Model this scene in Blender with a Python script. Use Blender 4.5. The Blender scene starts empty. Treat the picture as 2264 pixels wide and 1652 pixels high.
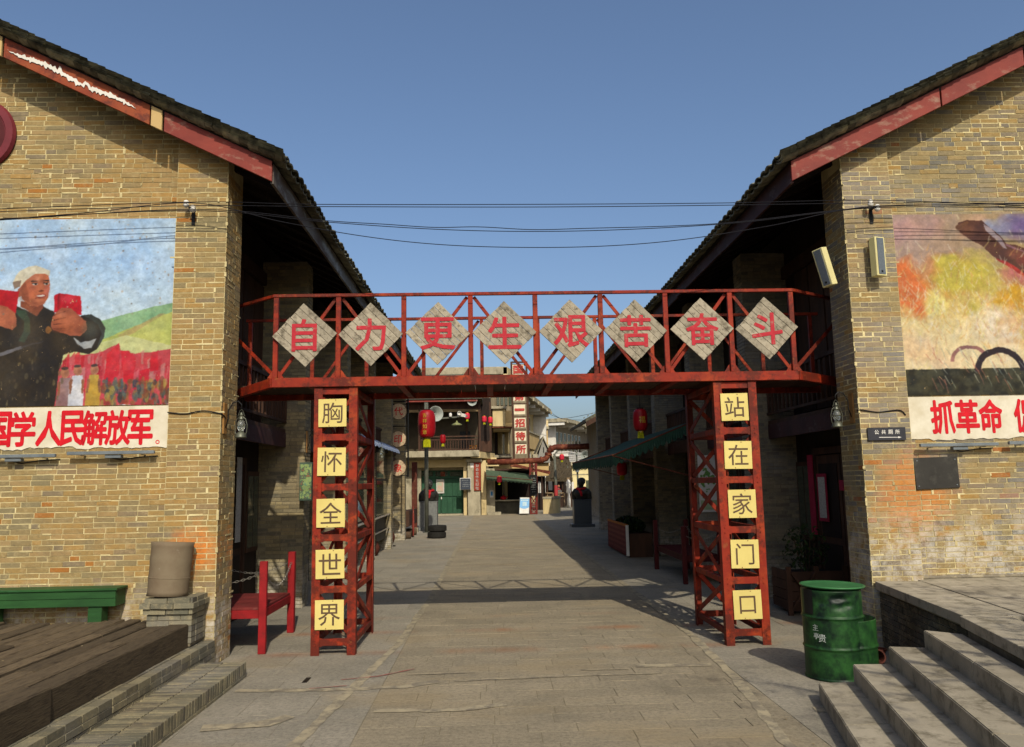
import bpy, bmesh, math, random
import numpy as np
from mathutils import Vector, Matrix
random.seed(11); np.random.seed(11)
R_ = random.Random(5)
rad = math.radians
S = bpy.context.scene
COL = S.collection
# ------------------------------------------------------------------ camera
FPX, CX0, CY0, EYE = 1761.0, 1132.0, 826.0, 1.95
pit, yaw, rol = rad(7.8), rad(1.6), rad(1.05)
cf = Vector((math.sin(yaw)*math.cos(pit), math.cos(yaw)*math.cos(pit), math.sin(pit)))
cr = Vector((math.cos(yaw), -math.sin(yaw), 0)); cu = cr.cross(cf)
CR = cr*math.cos(rol) - cu*math.sin(rol); CU = cu*math.cos(rol) + cr*math.sin(rol)
cam = bpy.data.cameras.new('camera'); camo = bpy.data.objects.new('camera', cam); COL.objects.link(camo)
cam.sensor_width = 36; cam.lens = FPX/2264*36; cam.clip_start = .05; cam.clip_end = 1500
camo.matrix_world = Matrix(((CR.x, CU.x, -cf.x, 0), (CR.y, CU.y, -cf.y, 0), (CR.z, CU.z, -cf.z, EYE), (0, 0, 0, 1)))
S.camera = camo
def at(x, y, Y):            # measured point of the photograph (2264 px wide) at street distance Y
    d = cf*FPX + CR*(x-CX0) - CU*(y-CY0); t = Y/d.y
    return Vector((0, 0, EYE)) + d*t
# ------------------------------------------------------------------ light
SUN = Vector((.25, -1.25, 1.0)).normalized()
el = math.asin(SUN.z); az = math.atan2(SUN.x, SUN.y)
W = bpy.data.worlds.new('World'); S.world = W; W.use_nodes = True
nt = W.node_tree; bg = nt.nodes['Background']
sky = nt.nodes.new('ShaderNodeTexSky'); sky.sky_type = 'NISHITA'; sky.sun_disc = False
sky.sun_elevation = el; sky.sun_rotation = az; sky.air_density = 1.0; sky.dust_density = 3.4; sky.ozone_density = 3.8; sky.altitude = 0
nt.links.new(sky.outputs[0], bg.inputs[0]); bg.inputs[1].default_value = 0.138
sl = bpy.data.lights.new('sun', 'SUN'); sl.energy = 4.2; sl.angle = rad(.53); sl.color = (1, .92, .77)
so = bpy.data.objects.new('sun', sl); COL.objects.link(so); so.rotation_euler = SUN.to_track_quat('Z', 'Y').to_euler()
so.location = (3, -8, 12)
S.view_settings.view_transform = 'Standard'; S.view_settings.look = 'None'
S.view_settings.exposure = 0; S.view_settings.gamma = 1; S.view_settings.use_curve_mapping = False
# ------------------------------------------------------------------ materials
def lin(c):
    if isinstance(c, str):
        c = [int(c[i:i+2], 16)/255 for i in (1, 3, 5)]
        c = [v/12.92 if v <= .04045 else ((v+.055)/1.055)**2.4 for v in c]
    return (*c[:3], 1)
class NM:
    def __init__(s, name):
        s.m = bpy.data.materials.new(name); s.m.use_nodes = True; s.t = s.m.node_tree
        s.b = s.t.nodes['Principled BSDF']; s.geo = None
    def n(s, ty, **k):
        o = s.t.nodes.new(ty)
        for a, v in k.items(): setattr(o, a, v)
        return o
    def l(s, a, b): s.t.links.new(a, b)
    def pos(s):
        if not s.geo: s.geo = s.n('ShaderNodeNewGeometry')
        return s.geo.outputs['Position']
    def noise(s, scale, detail=3, vec=None, stretch=None, rough=.6):
        v = vec or s.pos()
        if stretch:
            mp = s.n('ShaderNodeMapping'); mp.inputs['Scale'].default_value = stretch; s.l(v, mp.inputs[0]); v = mp.outputs[0]
        o = s.n('ShaderNodeTexNoise'); o.inputs['Scale'].default_value = scale; o.inputs['Detail'].default_value = detail
        o.inputs['Roughness'].default_value = rough; s.l(v, o.inputs['Vector']); return o.outputs['Fac']
    def ramp(s, fac, stops, interp='LINEAR'):
        r = s.n('ShaderNodeValToRGB'); r.color_ramp.interpolation = interp
        e = r.color_ramp.elements
        e[0].position, e[0].color = stops[0][0], lin(stops[0][1]); e[1].position, e[1].color = stops[-1][0], lin(stops[-1][1])
        for p, c in stops[1:-1]: x = e.new(p); x.color = lin(c)
        s.l(fac, r.inputs[0]); return r.outputs[0]
    def step(s, fac, a, b):
        r = s.n('ShaderNodeMapRange'); r.inputs[1].default_value = a; r.inputs[2].default_value = b; s.l(fac, r.inputs[0]); return r.outputs[0]
    def mix(s, fac, a, b, mode='MIX'):
        o = s.n('ShaderNodeMix', data_type='RGBA', blend_type=mode)
        for v, i in ((fac, 0), (a, 6), (b, 7)):
            if hasattr(v, 'links') or hasattr(v, 'is_linked'): s.l(v, o.inputs[i])
            else: o.inputs[i].default_value = v if i == 0 else lin(v)
        return o.outputs[2]
    def math(s, op, a, b=None):
        o = s.n('ShaderNodeMath', operation=op)
        for v, i in ((a, 0), (b, 1)):
            if v is None: continue
            if hasattr(v, 'is_linked'): s.l(v, o.inputs[i])
            else: o.inputs[i].default_value = v
        return o.outputs[0]
    def rnd(s):
        g = s.geo or (s.pos() and s.geo); oi = s.n('ShaderNodeObjectInfo')
        return s.math('FRACT', s.math('ADD', g.outputs['Random Per Island'], oi.outputs['Random']))
    def xyz(s):
        o = s.n('ShaderNodeSeparateXYZ'); s.l(s.pos(), o.inputs[0]); return o.outputs
    def bump(s, h, strength=.3, dist=.01):
        b = s.n('ShaderNodeBump'); b.inputs['Strength'].default_value = strength; b.inputs['Distance'].default_value = dist
        s.l(h, b.inputs['Height']); s.l(b.outputs[0], s.b.inputs['Normal'])
    def out(s, col, rough=.8, metal=0):
        if hasattr(col, 'is_linked'): s.l(col, s.b.inputs['Base Color'])
        else: s.b.inputs['Base Color'].default_value = lin(col)
        if hasattr(rough, 'is_linked'): s.l(rough, s.b.inputs['Roughness'])
        else: s.b.inputs['Roughness'].default_value = rough
        s.b.inputs['Metallic'].default_value = metal
        if not metal and not hasattr(rough, 'is_linked') and rough > .4: s.b.inputs['Specular IOR Level'].default_value = .18
        return s.m
_mc = {}
def mat(name, c, c2=None, scale=6, rough=.8, dirt=None, dscale=2.5, damt=(.5, .75), bs=.25, bd=.004, bscale=40, stretch=None, metal=0, var=0, c3=None):
    """plain weathered surface: two tones by noise, patches of dirt, grain bump"""
    if name in _mc: return _mc[name]
    m = NM(name)
    if c2 is None: c2 = tuple(v*.72 for v in lin(c)[:3])
    f = m.noise(scale, 4, stretch=stretch); stops = [(.32, c), (.68, c2)]
    if c3: stops = [(.3, c), (.5, c3), (.7, c2)]
    col = m.ramp(f, stops)
    if dirt is not None: col = m.mix(m.step(m.noise(dscale, 5, stretch=stretch, rough=.7), *damt), col, dirt)
    if var:
        v = m.rnd(); g = m.math('ADD', m.math('MULTIPLY', v, 2*var), 1-var)
        cc = m.n('ShaderNodeCombineColor')
        for i in range(3): m.l(g, cc.inputs[i])
        col = m.mix(1.0, col, cc.outputs[0], 'MULTIPLY')
    m.bump(m.noise(bscale, 3, stretch=stretch), bs, bd)
    _mc[name] = m.out(col, rough, metal); return _mc[name]
def brick_mat(name, pal, warm='#99733a', warmth=.5, grey=0, white_z=None, orange=None):
    m = NM(name); r = m.rnd(); col = m.ramp(r, pal, 'CONSTANT')
    col = m.mix(m.math('MULTIPLY', m.step(m.noise(.9, 3), .42, .68), warmth), col, warm)
    if grey: col = m.mix(m.math('MULTIPLY', m.step(m.noise(.75, 2, stretch=(1, 1, 1.4)), .5, .62), grey), col, '#7d7b78')
    z = m.xyz()[2]
    if orange:
        for (ox, oz, rr, am) in orange:
            vd = m.n('ShaderNodeVectorMath', operation='DISTANCE'); cb = m.n('ShaderNodeCombineXYZ')
            m.l(m.xyz()[0], cb.inputs[0]); m.l(z, cb.inputs[1]); m.l(cb.outputs[0], vd.inputs[0]); vd.inputs[1].default_value = (ox, oz, 0)
            d = m.math('ADD', vd.outputs['Value'], m.math('MULTIPLY', m.noise(6, 2), .5))
            col = m.mix(m.math('MULTIPLY', m.step(d, rr+.35, rr+.05), am), col, '#c0702a')
    f = m.noise(28, 5, rough=.75); col = m.mix(m.step(f, .5, .9), col, '#5f5642')
    col = m.mix(m.math('MULTIPLY', m.step(m.noise(9, 6, rough=.85), .5, .72), .4), col, '#b8a67c')
    dk = m.noise(1.7, 5, rough=.75); col = m.mix(m.math('MULTIPLY', m.step(dk, .58, .78), .45), col, '#544d3e')
    if white_z:
        w = m.math('MULTIPLY', m.step(z, white_z+.45, white_z-.1), m.step(m.noise(5, 5, rough=.8), .42, .62))
        col = m.mix(m.math('MULTIPLY', w, .75), col, '#b9b3a6')
    m.bump(m.noise(45, 4, rough=.7), .55, .006)
    return m.out(col, .92)
PAL = [(0, '#84714a'), (.2, '#7d6d4b'), (.38, '#8b754f'), (.55, '#766b4e'), (.68, '#887146'), (.82, '#716550'), (.9, '#907343'), (.985, '#8e5c29')]
PALR = [(0, '#7f7150'), (.2, '#756b52'), (.36, '#857450'), (.5, '#6d6658'), (.66, '#877146'), (.78, '#636057'), (.9, '#8b6f3e'), (.985, '#8b5629')]
PALS = [(0, '#7d745c'), (.3, '#6f6853'), (.6, '#877b5c'), (.85, '#635f52')]
M_brL = brick_mat('brick_ochre', PAL, warmth=.42, white_z=.55, orange=[(-3.35, 1.25, .25, .9)])
M_brR = brick_mat('brick_ochre_grey', PALR, warmth=.35, grey=.45, white_z=1.2, orange=[(5.0, 1.75, .5, .55)])
M_brS = brick_mat('brick_side', PALS, warmth=.2, white_z=.4)
M_brG = brick_mat('brick_grey', [(0, '#77705f'), (.3, '#6a675c'), (.6, '#807765'), (.85, '#5d5b54')], warmth=.12, grey=.5, white_z=.35)
def mortar_mat(name, a, b):
    m = NM(name); col = m.ramp(m.noise(1.3, 6, rough=.75), [(.36, a), (.62, b)])
    m.bump(m.noise(90, 3), .5, .006); return m.out(col, .95)
M_mort = mortar_mat('mortar', '#c8ba8b', '#93845d')
M_mortS = mortar_mat('mortar_dark', '#8a8069', '#575041')
def steel_mat():
    m = NM('red_painted_steel')
    col = m.ramp(m.noise(2.2, 5), [(.3, '#8f2c10'), (.5, '#742010'), (.75, '#9c3f17')])
    th_ = m.math('ADD', m.noise(5.5, 7, rough=.75), m.math('MULTIPLY', m.noise(.9, 2), .5))
    th_ = m.math('ADD', th_, m.math('MULTIPLY', m.step(m.xyz()[2], .5, 0), .12)); ch = m.step(th_, .72, .82)
    col = m.mix(m.math('MULTIPLY', ch, .78), col, '#42190f')
    ch2 = m.step(m.noise(9, 6, rough=.75), .60, .66); col = m.mix(m.math('MULTIPLY', ch2, .7), col, '#7d4322')
    m.bump(m.noise(30, 4), .3, .003); return m.out(col, .62)
M_steel = steel_mat()
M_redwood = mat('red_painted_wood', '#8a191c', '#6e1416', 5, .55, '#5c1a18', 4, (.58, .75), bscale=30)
M_barge = mat('maroon_board', '#7d352a', '#682b24', 4, .6, '#94806c', 9, (.56, .84), stretch=(.5, 1, .9), bscale=25, bs=.4)
M_bargeN = mat('stripped_board', '#8d4a28', '#74301f', 3, .65, '#5a2c20', 5, (.5, .62), bscale=25)
M_fasL = mat('peeling_grey_board', '#6d6960', '#4a3a32', 2.2, .75, '#8c8f8e', 3, (.5, .64), stretch=(1, .5, 1))
M_fasR = mat('dark_purple_board', '#4a2d2b', '#33211f', 2.5, .7, '#5f5450', 4, (.58, .72))
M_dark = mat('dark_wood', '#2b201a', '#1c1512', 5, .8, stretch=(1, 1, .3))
M_dark2 = mat('brown_wood', '#4a3224', '#33241b', 5, .75, stretch=(1, 1, .3), var=.15)
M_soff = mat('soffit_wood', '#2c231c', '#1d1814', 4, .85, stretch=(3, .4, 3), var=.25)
M_tile = mat('grey_roof_tile', '#7a7763', '#45443a', 9, .85, '#85815f', 6, (.55, .75), var=.5, bs=.5)
M_weath = mat('weathered_plank', '#847a68', '#5f5748', 9, .8, '#463f34', 12, (.54, .72), stretch=(1.2, 1, 1.2), var=.16, bs=.6, c3='#938a77')
M_charred = mat('red_character_paint', '#a82a33', '#95222b', 12, .7, '#8f6a5c', 16, (.56, .76))
M_charred2 = mat('red_mural_letter', '#c01420', '#a50f1a', 9, .55, '#d08a80', 16, (.68, .85))
M_plate = mat('yellow_plate', '#c6b56c', '#bcaa63', 4, .5, '#9a6a2c', 7, (.72, .82), bs=.05)
M_platechar = mat('brown_character', '#5a4632', '#4a3a2b', 6, .6)
M_white = mat('aged_white_paint', '#c9c2ae', '#b5ab92', 5, .85, '#7b6f59', 4, (.62, .8))
M_wwhite = mat('white_render', '#cfccc4', '#bdb9ae', 3, .9, '#8a857a', 2, (.62, .8))
M_green = mat('green_painted_wood', '#284d26', '#203e20', 6, .5, '#3c6a45', 5, (.6, .8), stretch=(.4, 1, 2))
M_door = mat('green_door_paint', '#264a34', '#1e3e2c', 5, .6, '#3a5c45', 4, (.55, .75), stretch=(2, 2, .5))
M_drum = mat('green_drum_paint', '#1d3f1d', '#142a18', 4, .45, '#0b1812', 3.2, (.42, .62), bs=.3, bscale=14, bd=.01, c3='#264c22')
M_drumlid = mat('green_drum_lid', '#3a6b40', '#2c5834', 5, .42, '#56795a', 6, (.6, .75), bs=.3, bscale=9)
M_black = mat('black_metal', '#1a1a19', '#111111', 8, .5)
M_wire = mat('black_cable', '#15151a', '#101014', 5, .6)
M_conc = mat('grey_concrete', '#a0977f', '#857d68', 3, .9, '#55503f', 2.2, (.52, .7), stretch=(1, 1, .6))
M_cream = mat('cream_render', '#c4b084', '#b09d70', 1.5, .9, '#6f6347', 1.1, (.55, .72), stretch=(1, 1, .5))
M_tan = mat('tan_render', '#b59a69', '#a38a5c', 1.2, .9, '#6d5c3f', .9, (.6, .75))
M_pipe = mat('rusty_pipe', '#5e2c1c', '#482118', 3, .75, '#7f4a30', 4, (.5, .65))
M_cloth = mat('green_awning_cloth', '#2c4a3a', '#22392e', 4, .85, '#5a6f5c', 3, (.6, .75))
M_lan = NM('lantern_red_silk'); M_lan.b.inputs['Subsurface Weight'].default_value = 0
M_lan = M_lan.out(M_lan.ramp(M_lan.noise(8), [(.3, '#8f0e16'), (.7, '#760a11')]), .45)
M_gold = mat('gold_print', '#b79a2a', '#9c8020', 9, .4)
M_tass = mat('yellow_tassel', '#b8b81c', '#9a9a14', 30, .7)
M_glass = NM('smoky_glass'); M_glass.b.inputs['Transmission Weight'].default_value = .5; M_glass.b.inputs['IOR'].default_value = 1.45
M_glass = M_glass.out('#59604f', .06)
M_lampg = NM('lamp_glass'); M_lampg.b.inputs['Transmission Weight'].default_value = .9; M_lampg = M_lampg.out('#c9cfc4', .05)
M_sleeper = mat('old_sleeper_wood', '#574b39', '#42382b', 14, .92, '#352c22', 9, (.5, .72), stretch=(4, .5, 4), var=.32, bs=.5, bd=.008, bscale=20, c3='#554937')
M_stepst = mat('grey_stone_step', '#9a917e', '#857d6b', 2.6, .9, '#655e4e', 5.5, (.5, .68), var=.09, bs=.6, bscale=55, bd=.006)
M_lane = NM('rough_lane_stone')
def lane_mat(m, a, b, rust=True, var=.1):
    col = m.ramp(m.noise(1.1, 6, rough=.7), [(.3, a), (.7, b)])
    col = m.mix(m.math('MULTIPLY', m.step(m.noise(24, 6, rough=.85), .44, .66), .6), col, '#49443a')
    col = m.mix(m.math('MULTIPLY', m.step(m.noise(.8, 5, rough=.8, stretch=(1, .5, 1)), .5, .7), .35), col, '#5c574c')
    col = m.mix(m.math('MULTIPLY', m.step(m.noise(55, 3, rough=.8), .58, .72), .5), col, '#a39a86')
    col = m.mix(m.math('MULTIPLY', m.step(m.noise(.55, 4, stretch=(1, 1.6, 1)), .52, .66), .35), col, '#8f7d5c')
    col = m.mix(m.math('MULTIPLY', m.step(m.noise(2.7, 6, rough=.8, stretch=(.5, 1.6, 1)), .64, .69), .5), col, '#b3a689')
    if rust:
        y = m.xyz()[1]
        for yy, am in ((9.75, .55), (11.05, .5), (12.2, .12)):
            d = m.math('ABSOLUTE', m.math('SUBTRACT', y, yy))
            band = m.math('MULTIPLY', m.step(d, .2, .02), m.step(m.noise(1.3, 4, stretch=(1, .1, 1)), .42, .66))
            col = m.mix(m.math('MULTIPLY', band, am), col, '#8f4f1f')
    v = m.rnd(); g = m.math('ADD', m.math('MULTIPLY', v, 2*var), 1-var)
    cc = m.n('ShaderNodeCombineColor')
    for i in range(3): m.l(g, cc.inputs[i])
    col = m.mix(1.0, col, cc.outputs[0], 'MULTIPLY')
    m.bump(m.noise(38, 6, rough=.8), .9, .016); return m.out(col, .9)
M_lane = lane_mat(M_lane, '#988c74', '#837964', var=.07)
M_slab = lane_mat(NM('pavement_slab'), '#999180', '#837d6e', var=.08)
M_joint = mat('sandy_joint', '#7a7058', '#655d4b', 6, .95)
M_strip = mat('mortar_strip', '#9a8f74', '#877d67', 7, .95, '#6f6758', 6, (.45, .6))
M_ground = mat('earth_ground', '#6f6a5d', '#5d584c', .6, .95)
M_leaf = NM('leaf'); M_leaf = M_leaf.out(M_leaf.ramp(M_leaf.rnd(), [(0, '#18260f'), (.5, '#223414'), (1, '#34461d')]), .6)
M_terra = mat('terracotta', '#4d261b', '#3b1c14', 8, .8)
M_clay = mat('grey_clay', '#655643', '#716550', 4, .75, '#a39c90', 6, (.66, .76), bs=.3)
M_bronze = mat('dark_bronze', '#2f2d28', '#24221f', 7, .45)
M_redcl = mat('red_cloth', '#a8141e', '#8c1018', 8, .8)
M_granite = mat('dark_granite', '#2f373d', '#262d33', 20, .35)
M_rubber = mat('black_rubber', '#262522', '#191816', 12, .85)
M_thatch = mat('thatch', '#4d4332', '#352e23', 9, .95, bs=1, bd=.04, bscale=14)
# ------------------------------------------------------------------ mesh tools
class MB:
    def __init__(s): s.v = []; s.f = []; s.sm = False
    def add(s, vs, fs):
        o = len(s.v); s.v += [tuple(v) for v in vs]; s.f += [tuple(i+o for i in f) for f in fs]; return s
    def box(s, x0, x1, y0, y1, z0, z1):
        return s.add([(x, y, z) for z in (z0, z1) for y in (y0, y1) for x in (x0, x1)],
                     [(0, 2, 3, 1), (4, 5, 7, 6), (0, 1, 5, 4), (2, 6, 7, 3), (0, 4, 6, 2), (1, 3, 7, 5)])
    def obox(s, c, ax, ay, az):
        c, ax, ay, az = map(Vector, (c, ax, ay, az))
        return s.add([c+ax*i+ay*j+az*k for k in (-1, 1) for j in (-1, 1) for i in (-1, 1)],
                     [(0, 2, 3, 1), (4, 5, 7, 6), (0, 1, 5, 4), (2, 6, 7, 3), (0, 4, 6, 2), (1, 3, 7, 5)])
    def bar(s, a, b, w, h, up=(0, 0, 1)):      # w across, h along up
        a, b, up = Vector(a), Vector(b), Vector(up); d = b-a; L = d.length; d = d/L
        sd = d.cross(up)
        if sd.length < 1e-4: sd = d.cross(Vector((0, 1, 0)))
        sd.normalize(); u = sd.cross(d)
        return s.obox((a+b)/2, d*L/2, sd*w/2, u*h/2)
    def tube(s, pts, r, n=8, cap=True):
        pts = [Vector(p) for p in pts]; rs = r if isinstance(r, (list, tuple)) else [r]*len(pts)
        rings = []; ref = None
        for i, p in enumerate(pts):
            d = (pts[min(i+1, len(pts)-1)]-pts[max(i-1, 0)]).normalized()
            if ref is None: ref = Vector((0, 0, 1)) if abs(d.z) < .9 else Vector((1, 0, 0))
            a = d.cross(ref); a.normalize(); b = a.cross(d); ref = b
            rings.append([p+(a*math.cos(t)+b*math.sin(t))*rs[i] for t in [2*math.pi*k/n for k in range(n)]])
        vs = [v for r_ in rings for v in r_]; fs = []
        for i in range(len(pts)-1):
            for k in range(n): fs.append((i*n+k, i*n+(k+1) % n, (i+1)*n+(k+1) % n, (i+1)*n+k))
        if cap: fs += [tuple(range(n))[::-1], tuple((len(pts)-1)*n+k for k in range(n))]
        return s.add(vs, fs)
    def lathe(s, prof, n=20, c=(0, 0, 0), M=None):
        vs = []; fs = []
        for r, z in prof:
            for k in range(n):
                t = 2*math.pi*k/n; v = Vector((r*math.cos(t), r*math.sin(t), z))
                vs.append((M @ v if M else v)+Vector(c))
        for i in range(len(prof)-1):
            for k in range(n): fs.append((i*n+k, i*n+(k+1) % n, (i+1)*n+(k+1) % n, (i+1)*n+k))
        if prof[0][0] > 1e-4: fs.append(tuple(range(n))[::-1])
        if prof[-1][0] > 1e-4: fs.append(tuple((len(prof)-1)*n+k for k in range(n)))
        return s.add(vs, fs)
    def prism(s, poly, d):
        poly = [Vector(p) for p in poly]; d = Vector(d); n = len(poly)
        return s.add(poly+[p+d for p in poly], [tuple(range(n))[::-1], tuple(range(n, 2*n))]+[(k, (k+1) % n, n+(k+1) % n, n+k) for k in range(n)])
    def build(s, name, m, th=None, parent=None, bevel=0, seg=1, smooth=False, fix=True):
        me = bpy.data.meshes.new(name)
        L = th.L if th else Vector((0, 0, 0))
        vs = [(v[0]-L.x, v[1]-L.y, v[2]-L.z) for v in s.v] if (th and not th.local) else s.v
        me.from_pydata(vs, [], s.f)
        if fix or bevel:
            b = bmesh.new(); b.from_mesh(me)
            bmesh.ops.recalc_face_normals(b, faces=b.faces)
            if bevel: bmesh.ops.bevel(b, geom=b.edges[:], offset=bevel, segments=seg, affect='EDGES', clamp_overlap=True)
            b.to_mesh(me); b.free()
        me.materials.append(m)
        if smooth or s.sm: me.shade_smooth() if hasattr(me, 'shade_smooth') else None
        o = bpy.data.objects.new(name, me); COL.objects.link(o)
        p = parent or (th.root if th else None)
        if p: o.parent = p
        return o
class Thing:
    def __init__(s, name, label, cat, loc=(0, 0, 0), group=None, kind=None, local=False, rz=0):
        s.root = bpy.data.objects.new(name, None); COL.objects.link(s.root); s.root.empty_display_size = .1
        s.L = Vector(loc); s.root.location = loc; s.local = local; s.root.rotation_euler = (0, 0, rz)
        tag(s.root, label, cat, group, kind)
def tag(o, label=None, cat=None, group=None, kind=None):
    for k, v in (('label', label), ('category', cat), ('group', group), ('kind', kind)):
        if v: o[k] = v
    return o
def struct(name, mb, m, **k): return tag(mb.build(name, m, **k), kind='structure')
def copytree(o, loc, label=None, rz=None, parent=None):
    c = o.copy(); COL.objects.link(c)
    if parent: c.parent = parent
    else:
        c.location = loc
        if rz is not None: c.rotation_euler = (0, 0, rz)
        if label: c['label'] = label
    for ch in list(o.children): copytree(ch, None, parent=c)
    return c
CUBE_F = np.array([(0, 2, 3, 1), (4, 5, 7, 6), (0, 1, 5, 4), (2, 6, 7, 3), (0, 4, 6, 2), (1, 3, 7, 5)])
CUBE_V = np.array([(x, y, z) for z in (-1, 1) for y in (-1, 1) for x in (-1, 1)], float)
def joined(name, mats4, m, th=None, parent=None, tv=CUBE_V, tf=CUBE_F, kind='stuff'):
    """many copies of one small template in one mesh"""
    A = np.array([np.array(x) for x in mats4]); n = len(A)
    if n == 0: return None
    V = np.einsum('nij,kj->nki', A[:, :3, :3], tv)+A[:, None, :3, 3]
    if th is not None: V = V-np.array(th.L)
    F = (tf[None]+(np.arange(n)*len(tv))[:, None, None]).reshape(-1, tf.shape[1])
    me = bpy.data.meshes.new(name); V = V.reshape(-1, 3)
    me.vertices.add(len(V)); me.vertices.foreach_set('co', V.ravel())
    k = tf.shape[1]; me.loops.add(F.size); me.loops.foreach_set('vertex_index', F.ravel())
    me.polygons.add(len(F)); me.polygons.foreach_set('loop_start', np.arange(0, F.size, k)); me.polygons.foreach_set('loop_total', np.full(len(F), k))
    me.update(); me.validate(); me.materials.append(m)
    if tf is CUBE_F: me.shade_flat()
    o = bpy.data.objects.new(name, me); COL.objects.link(o)
    if parent or th: o.parent = parent or th.root
    if kind: o['kind'] = kind
    return o
_um = {}
def unit_mesh(m, name, tv=CUBE_V, tf=CUBE_F):
    if (m.name, name) not in _um:
        me = bpy.data.meshes.new(name); me.from_pydata([tuple(v) for v in tv], [], [tuple(map(int, f)) for f in tf]); me.materials.append(m); _um[m.name, name] = me
    return _um[m.name, name]
def singles(name, mats4, m, th, parent=None, tv=CUBE_V, tf=CUBE_F):
    me = unit_mesh(m, name, tv, tf)
    T = Matrix.Translation(-th.L)
    for M in mats4:
        o = bpy.data.objects.new(name, me); COL.objects.link(o); o.parent = parent or th.root
        o.matrix_local = T @ M
def M4(c, ax, ay, az):
    return Matrix(((ax[0], ay[0], az[0], c[0]), (ax[1], ay[1], az[1], c[1]), (ax[2], ay[2], az[2], c[2]), (0, 0, 0, 1)))
def bricks(o, U, V, N, u0, u1, v0, v1, clip=None, h=.0612, jt=.0088, Lg=.238, head=.3, rnd=R_, proud=.003, depth=.02, smears=None):
    """brick courses on the plane through o spanned by U, V; N points out of the wall"""
    o, U, V, N = map(Vector, (o, U, V, N)); out = []; row = 0; v = v0; sm = smears if smears is not None else []
    while v+h*.6 < v1:
        vh = min(h, v1-v); u = u0; first = (row % 2)
        while u < u1-.02:
            w = Lg if rnd.random() > head else .117
            if first: w = .117; first = 0
            w = min(w+rnd.uniform(-.016, .016), u1-u)
            if u1-(u+w) < .05: w = u1-u
            cu_, cv_ = u+w/2, v+vh/2
            if clip is None or clip(cu_, cv_, w, vh):
                hw, hh = max((w-jt)/2*rnd.uniform(.96, 1.03), .008), (vh-jt)/2*rnd.uniform(.9, 1.04)
                pr = proud+rnd.uniform(-.0025, .003); a = rnd.uniform(-.012, .012)
                c = o+U*(cu_)+V*(cv_+rnd.uniform(-.0015, .0015))+N*((pr-depth)/2)
                U2 = U*math.cos(a)+V*math.sin(a); V2 = V*math.cos(a)-U*math.sin(a)
                out.append(M4(c, U2*hw, V2*hh, N*((pr+depth)/2)))
                if rnd.random() < .16:
                    c2 = o+U*(u+rnd.uniform(-.003, .003))+V*(cv_+rnd.uniform(-.01, .01))+N*(proud+.001); sm.append(M4(c2, U*rnd.uniform(.006, .015)+V*rnd.uniform(-.003, .003), V*rnd.uniform(.014, .034), N*.0032))
                if rnd.random() < .1:
                    c2 = o+U*(u+w*rnd.random())+V*(v+rnd.uniform(-.002, .002))+N*(proud+.001); sm.append(M4(c2, U*rnd.uniform(.03, .1), V*rnd.uniform(.005, .010)+U*.004, N*.003))
            u += w
        v += h; row += 1
    return out
def split(ms, n=300, key=None):
    key = key or (lambda M: (M.translation-Vector((0, 0, EYE))).length)
    ms = sorted(ms, key=key); return ms[:n], ms[n:]
# text ----------------------------------------------------------------
_tc = {}
def glyph(body, bold=0.0):
    if (body, bold) in _tc: return _tc[body, bold]
    c = bpy.data.curves.new('glyph', 'FONT'); c.body = body; c.align_x = 'CENTER'; c.size = 1; c.offset = bold; c.resolution_u = 2
    o = bpy.data.objects.new('glyph', c); COL.objects.link(o); bpy.context.view_layer.update()
    me = o.to_mesh(); vs = [tuple(v.co[:2]) for v in me.vertices]; fs = [tuple(p.vertices) for p in me.polygons]
    o.to_mesh_clear(); bpy.data.objects.remove(o); bpy.data.curves.remove(c)
    x0, x1 = min(v[0] for v in vs), max(v[0] for v in vs); y0, y1 = min(v[1] for v in vs), max(v[1] for v in vs)
    _tc[body, bold] = ([(v[0]-(x0+x1)/2, v[1]-(y0+y1)/2) for v in vs], fs, x1-x0, y1-y0); return _tc[body, bold]
def text(mb, body, c, U, V, w=None, h=None, bold=0.0, wob=0):
    heavy = 0
    if bold: heavy = bold*.8; bold = 0
    vs, fs, gw, gh = glyph(body, bold); c, U, V = map(Vector, (c, U, V))
    sx = w/gw if w else h/gh; sy = h/gh if h else sx; N = U.cross(V).normalized()
    if not heavy: return mb.add([c+U*(x*sx)+V*(y*sy) for x, y in vs], fs)
    e = heavy*sy; ex = heavy*sx                       # a heavier hand: the strokes repeated a little to each side, each coat above the last
    for k, (a, b) in enumerate(((0, 0), (ex, 0), (-ex, 0), (0, e), (0, -e), (ex*.7, e*.7), (-ex*.7, -e*.7), (ex*.7, -e*.7), (-ex*.7, e*.7))):
        mb.add([c+U*(x*sx+a)+V*(y*sy+b)+N*(.00015*k) for x, y in vs], fs)
    return mb
# ================================================================== SETTING
GX, GY = Vector((1, 0, 0)), Vector((0, 1, 0)); GZ = Vector((0, 0, 1))
struct('ground', MB().add([(-300, -60, -.05), (300, -60, -.05), (300, 500, -.05), (-300, 500, -.05)], [(0, 1, 2, 3)]), M_ground, fix=False)
def stone_rows(x0, x1, y0, y1, dy, lmin, lmax, gap, zj, rnd, slope=0):
    ms = []; y = y0
    while y < y1:
        d = dy*rnd.uniform(.82, 1.15); x = x0+rnd.uniform(-.3, 0)*0
        while x < x1-.01:
            w = min(rnd.uniform(lmin, lmax), x1-x)
            if x1-(x+w) < lmin*.4: w = x1-x
            z = rnd.uniform(-zj, zj)
            ax = Vector((w/2-gap, 0, rnd.uniform(-1, 1)*zj)); ay = Vector((0, d/2-gap, rnd.uniform(-1, 1)*zj))
            ms.append(M4((x+w/2, y+d/2, -.03+z), ax, ay, (0, 0, .03)))
            x += w
        y += d
    return ms
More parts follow.
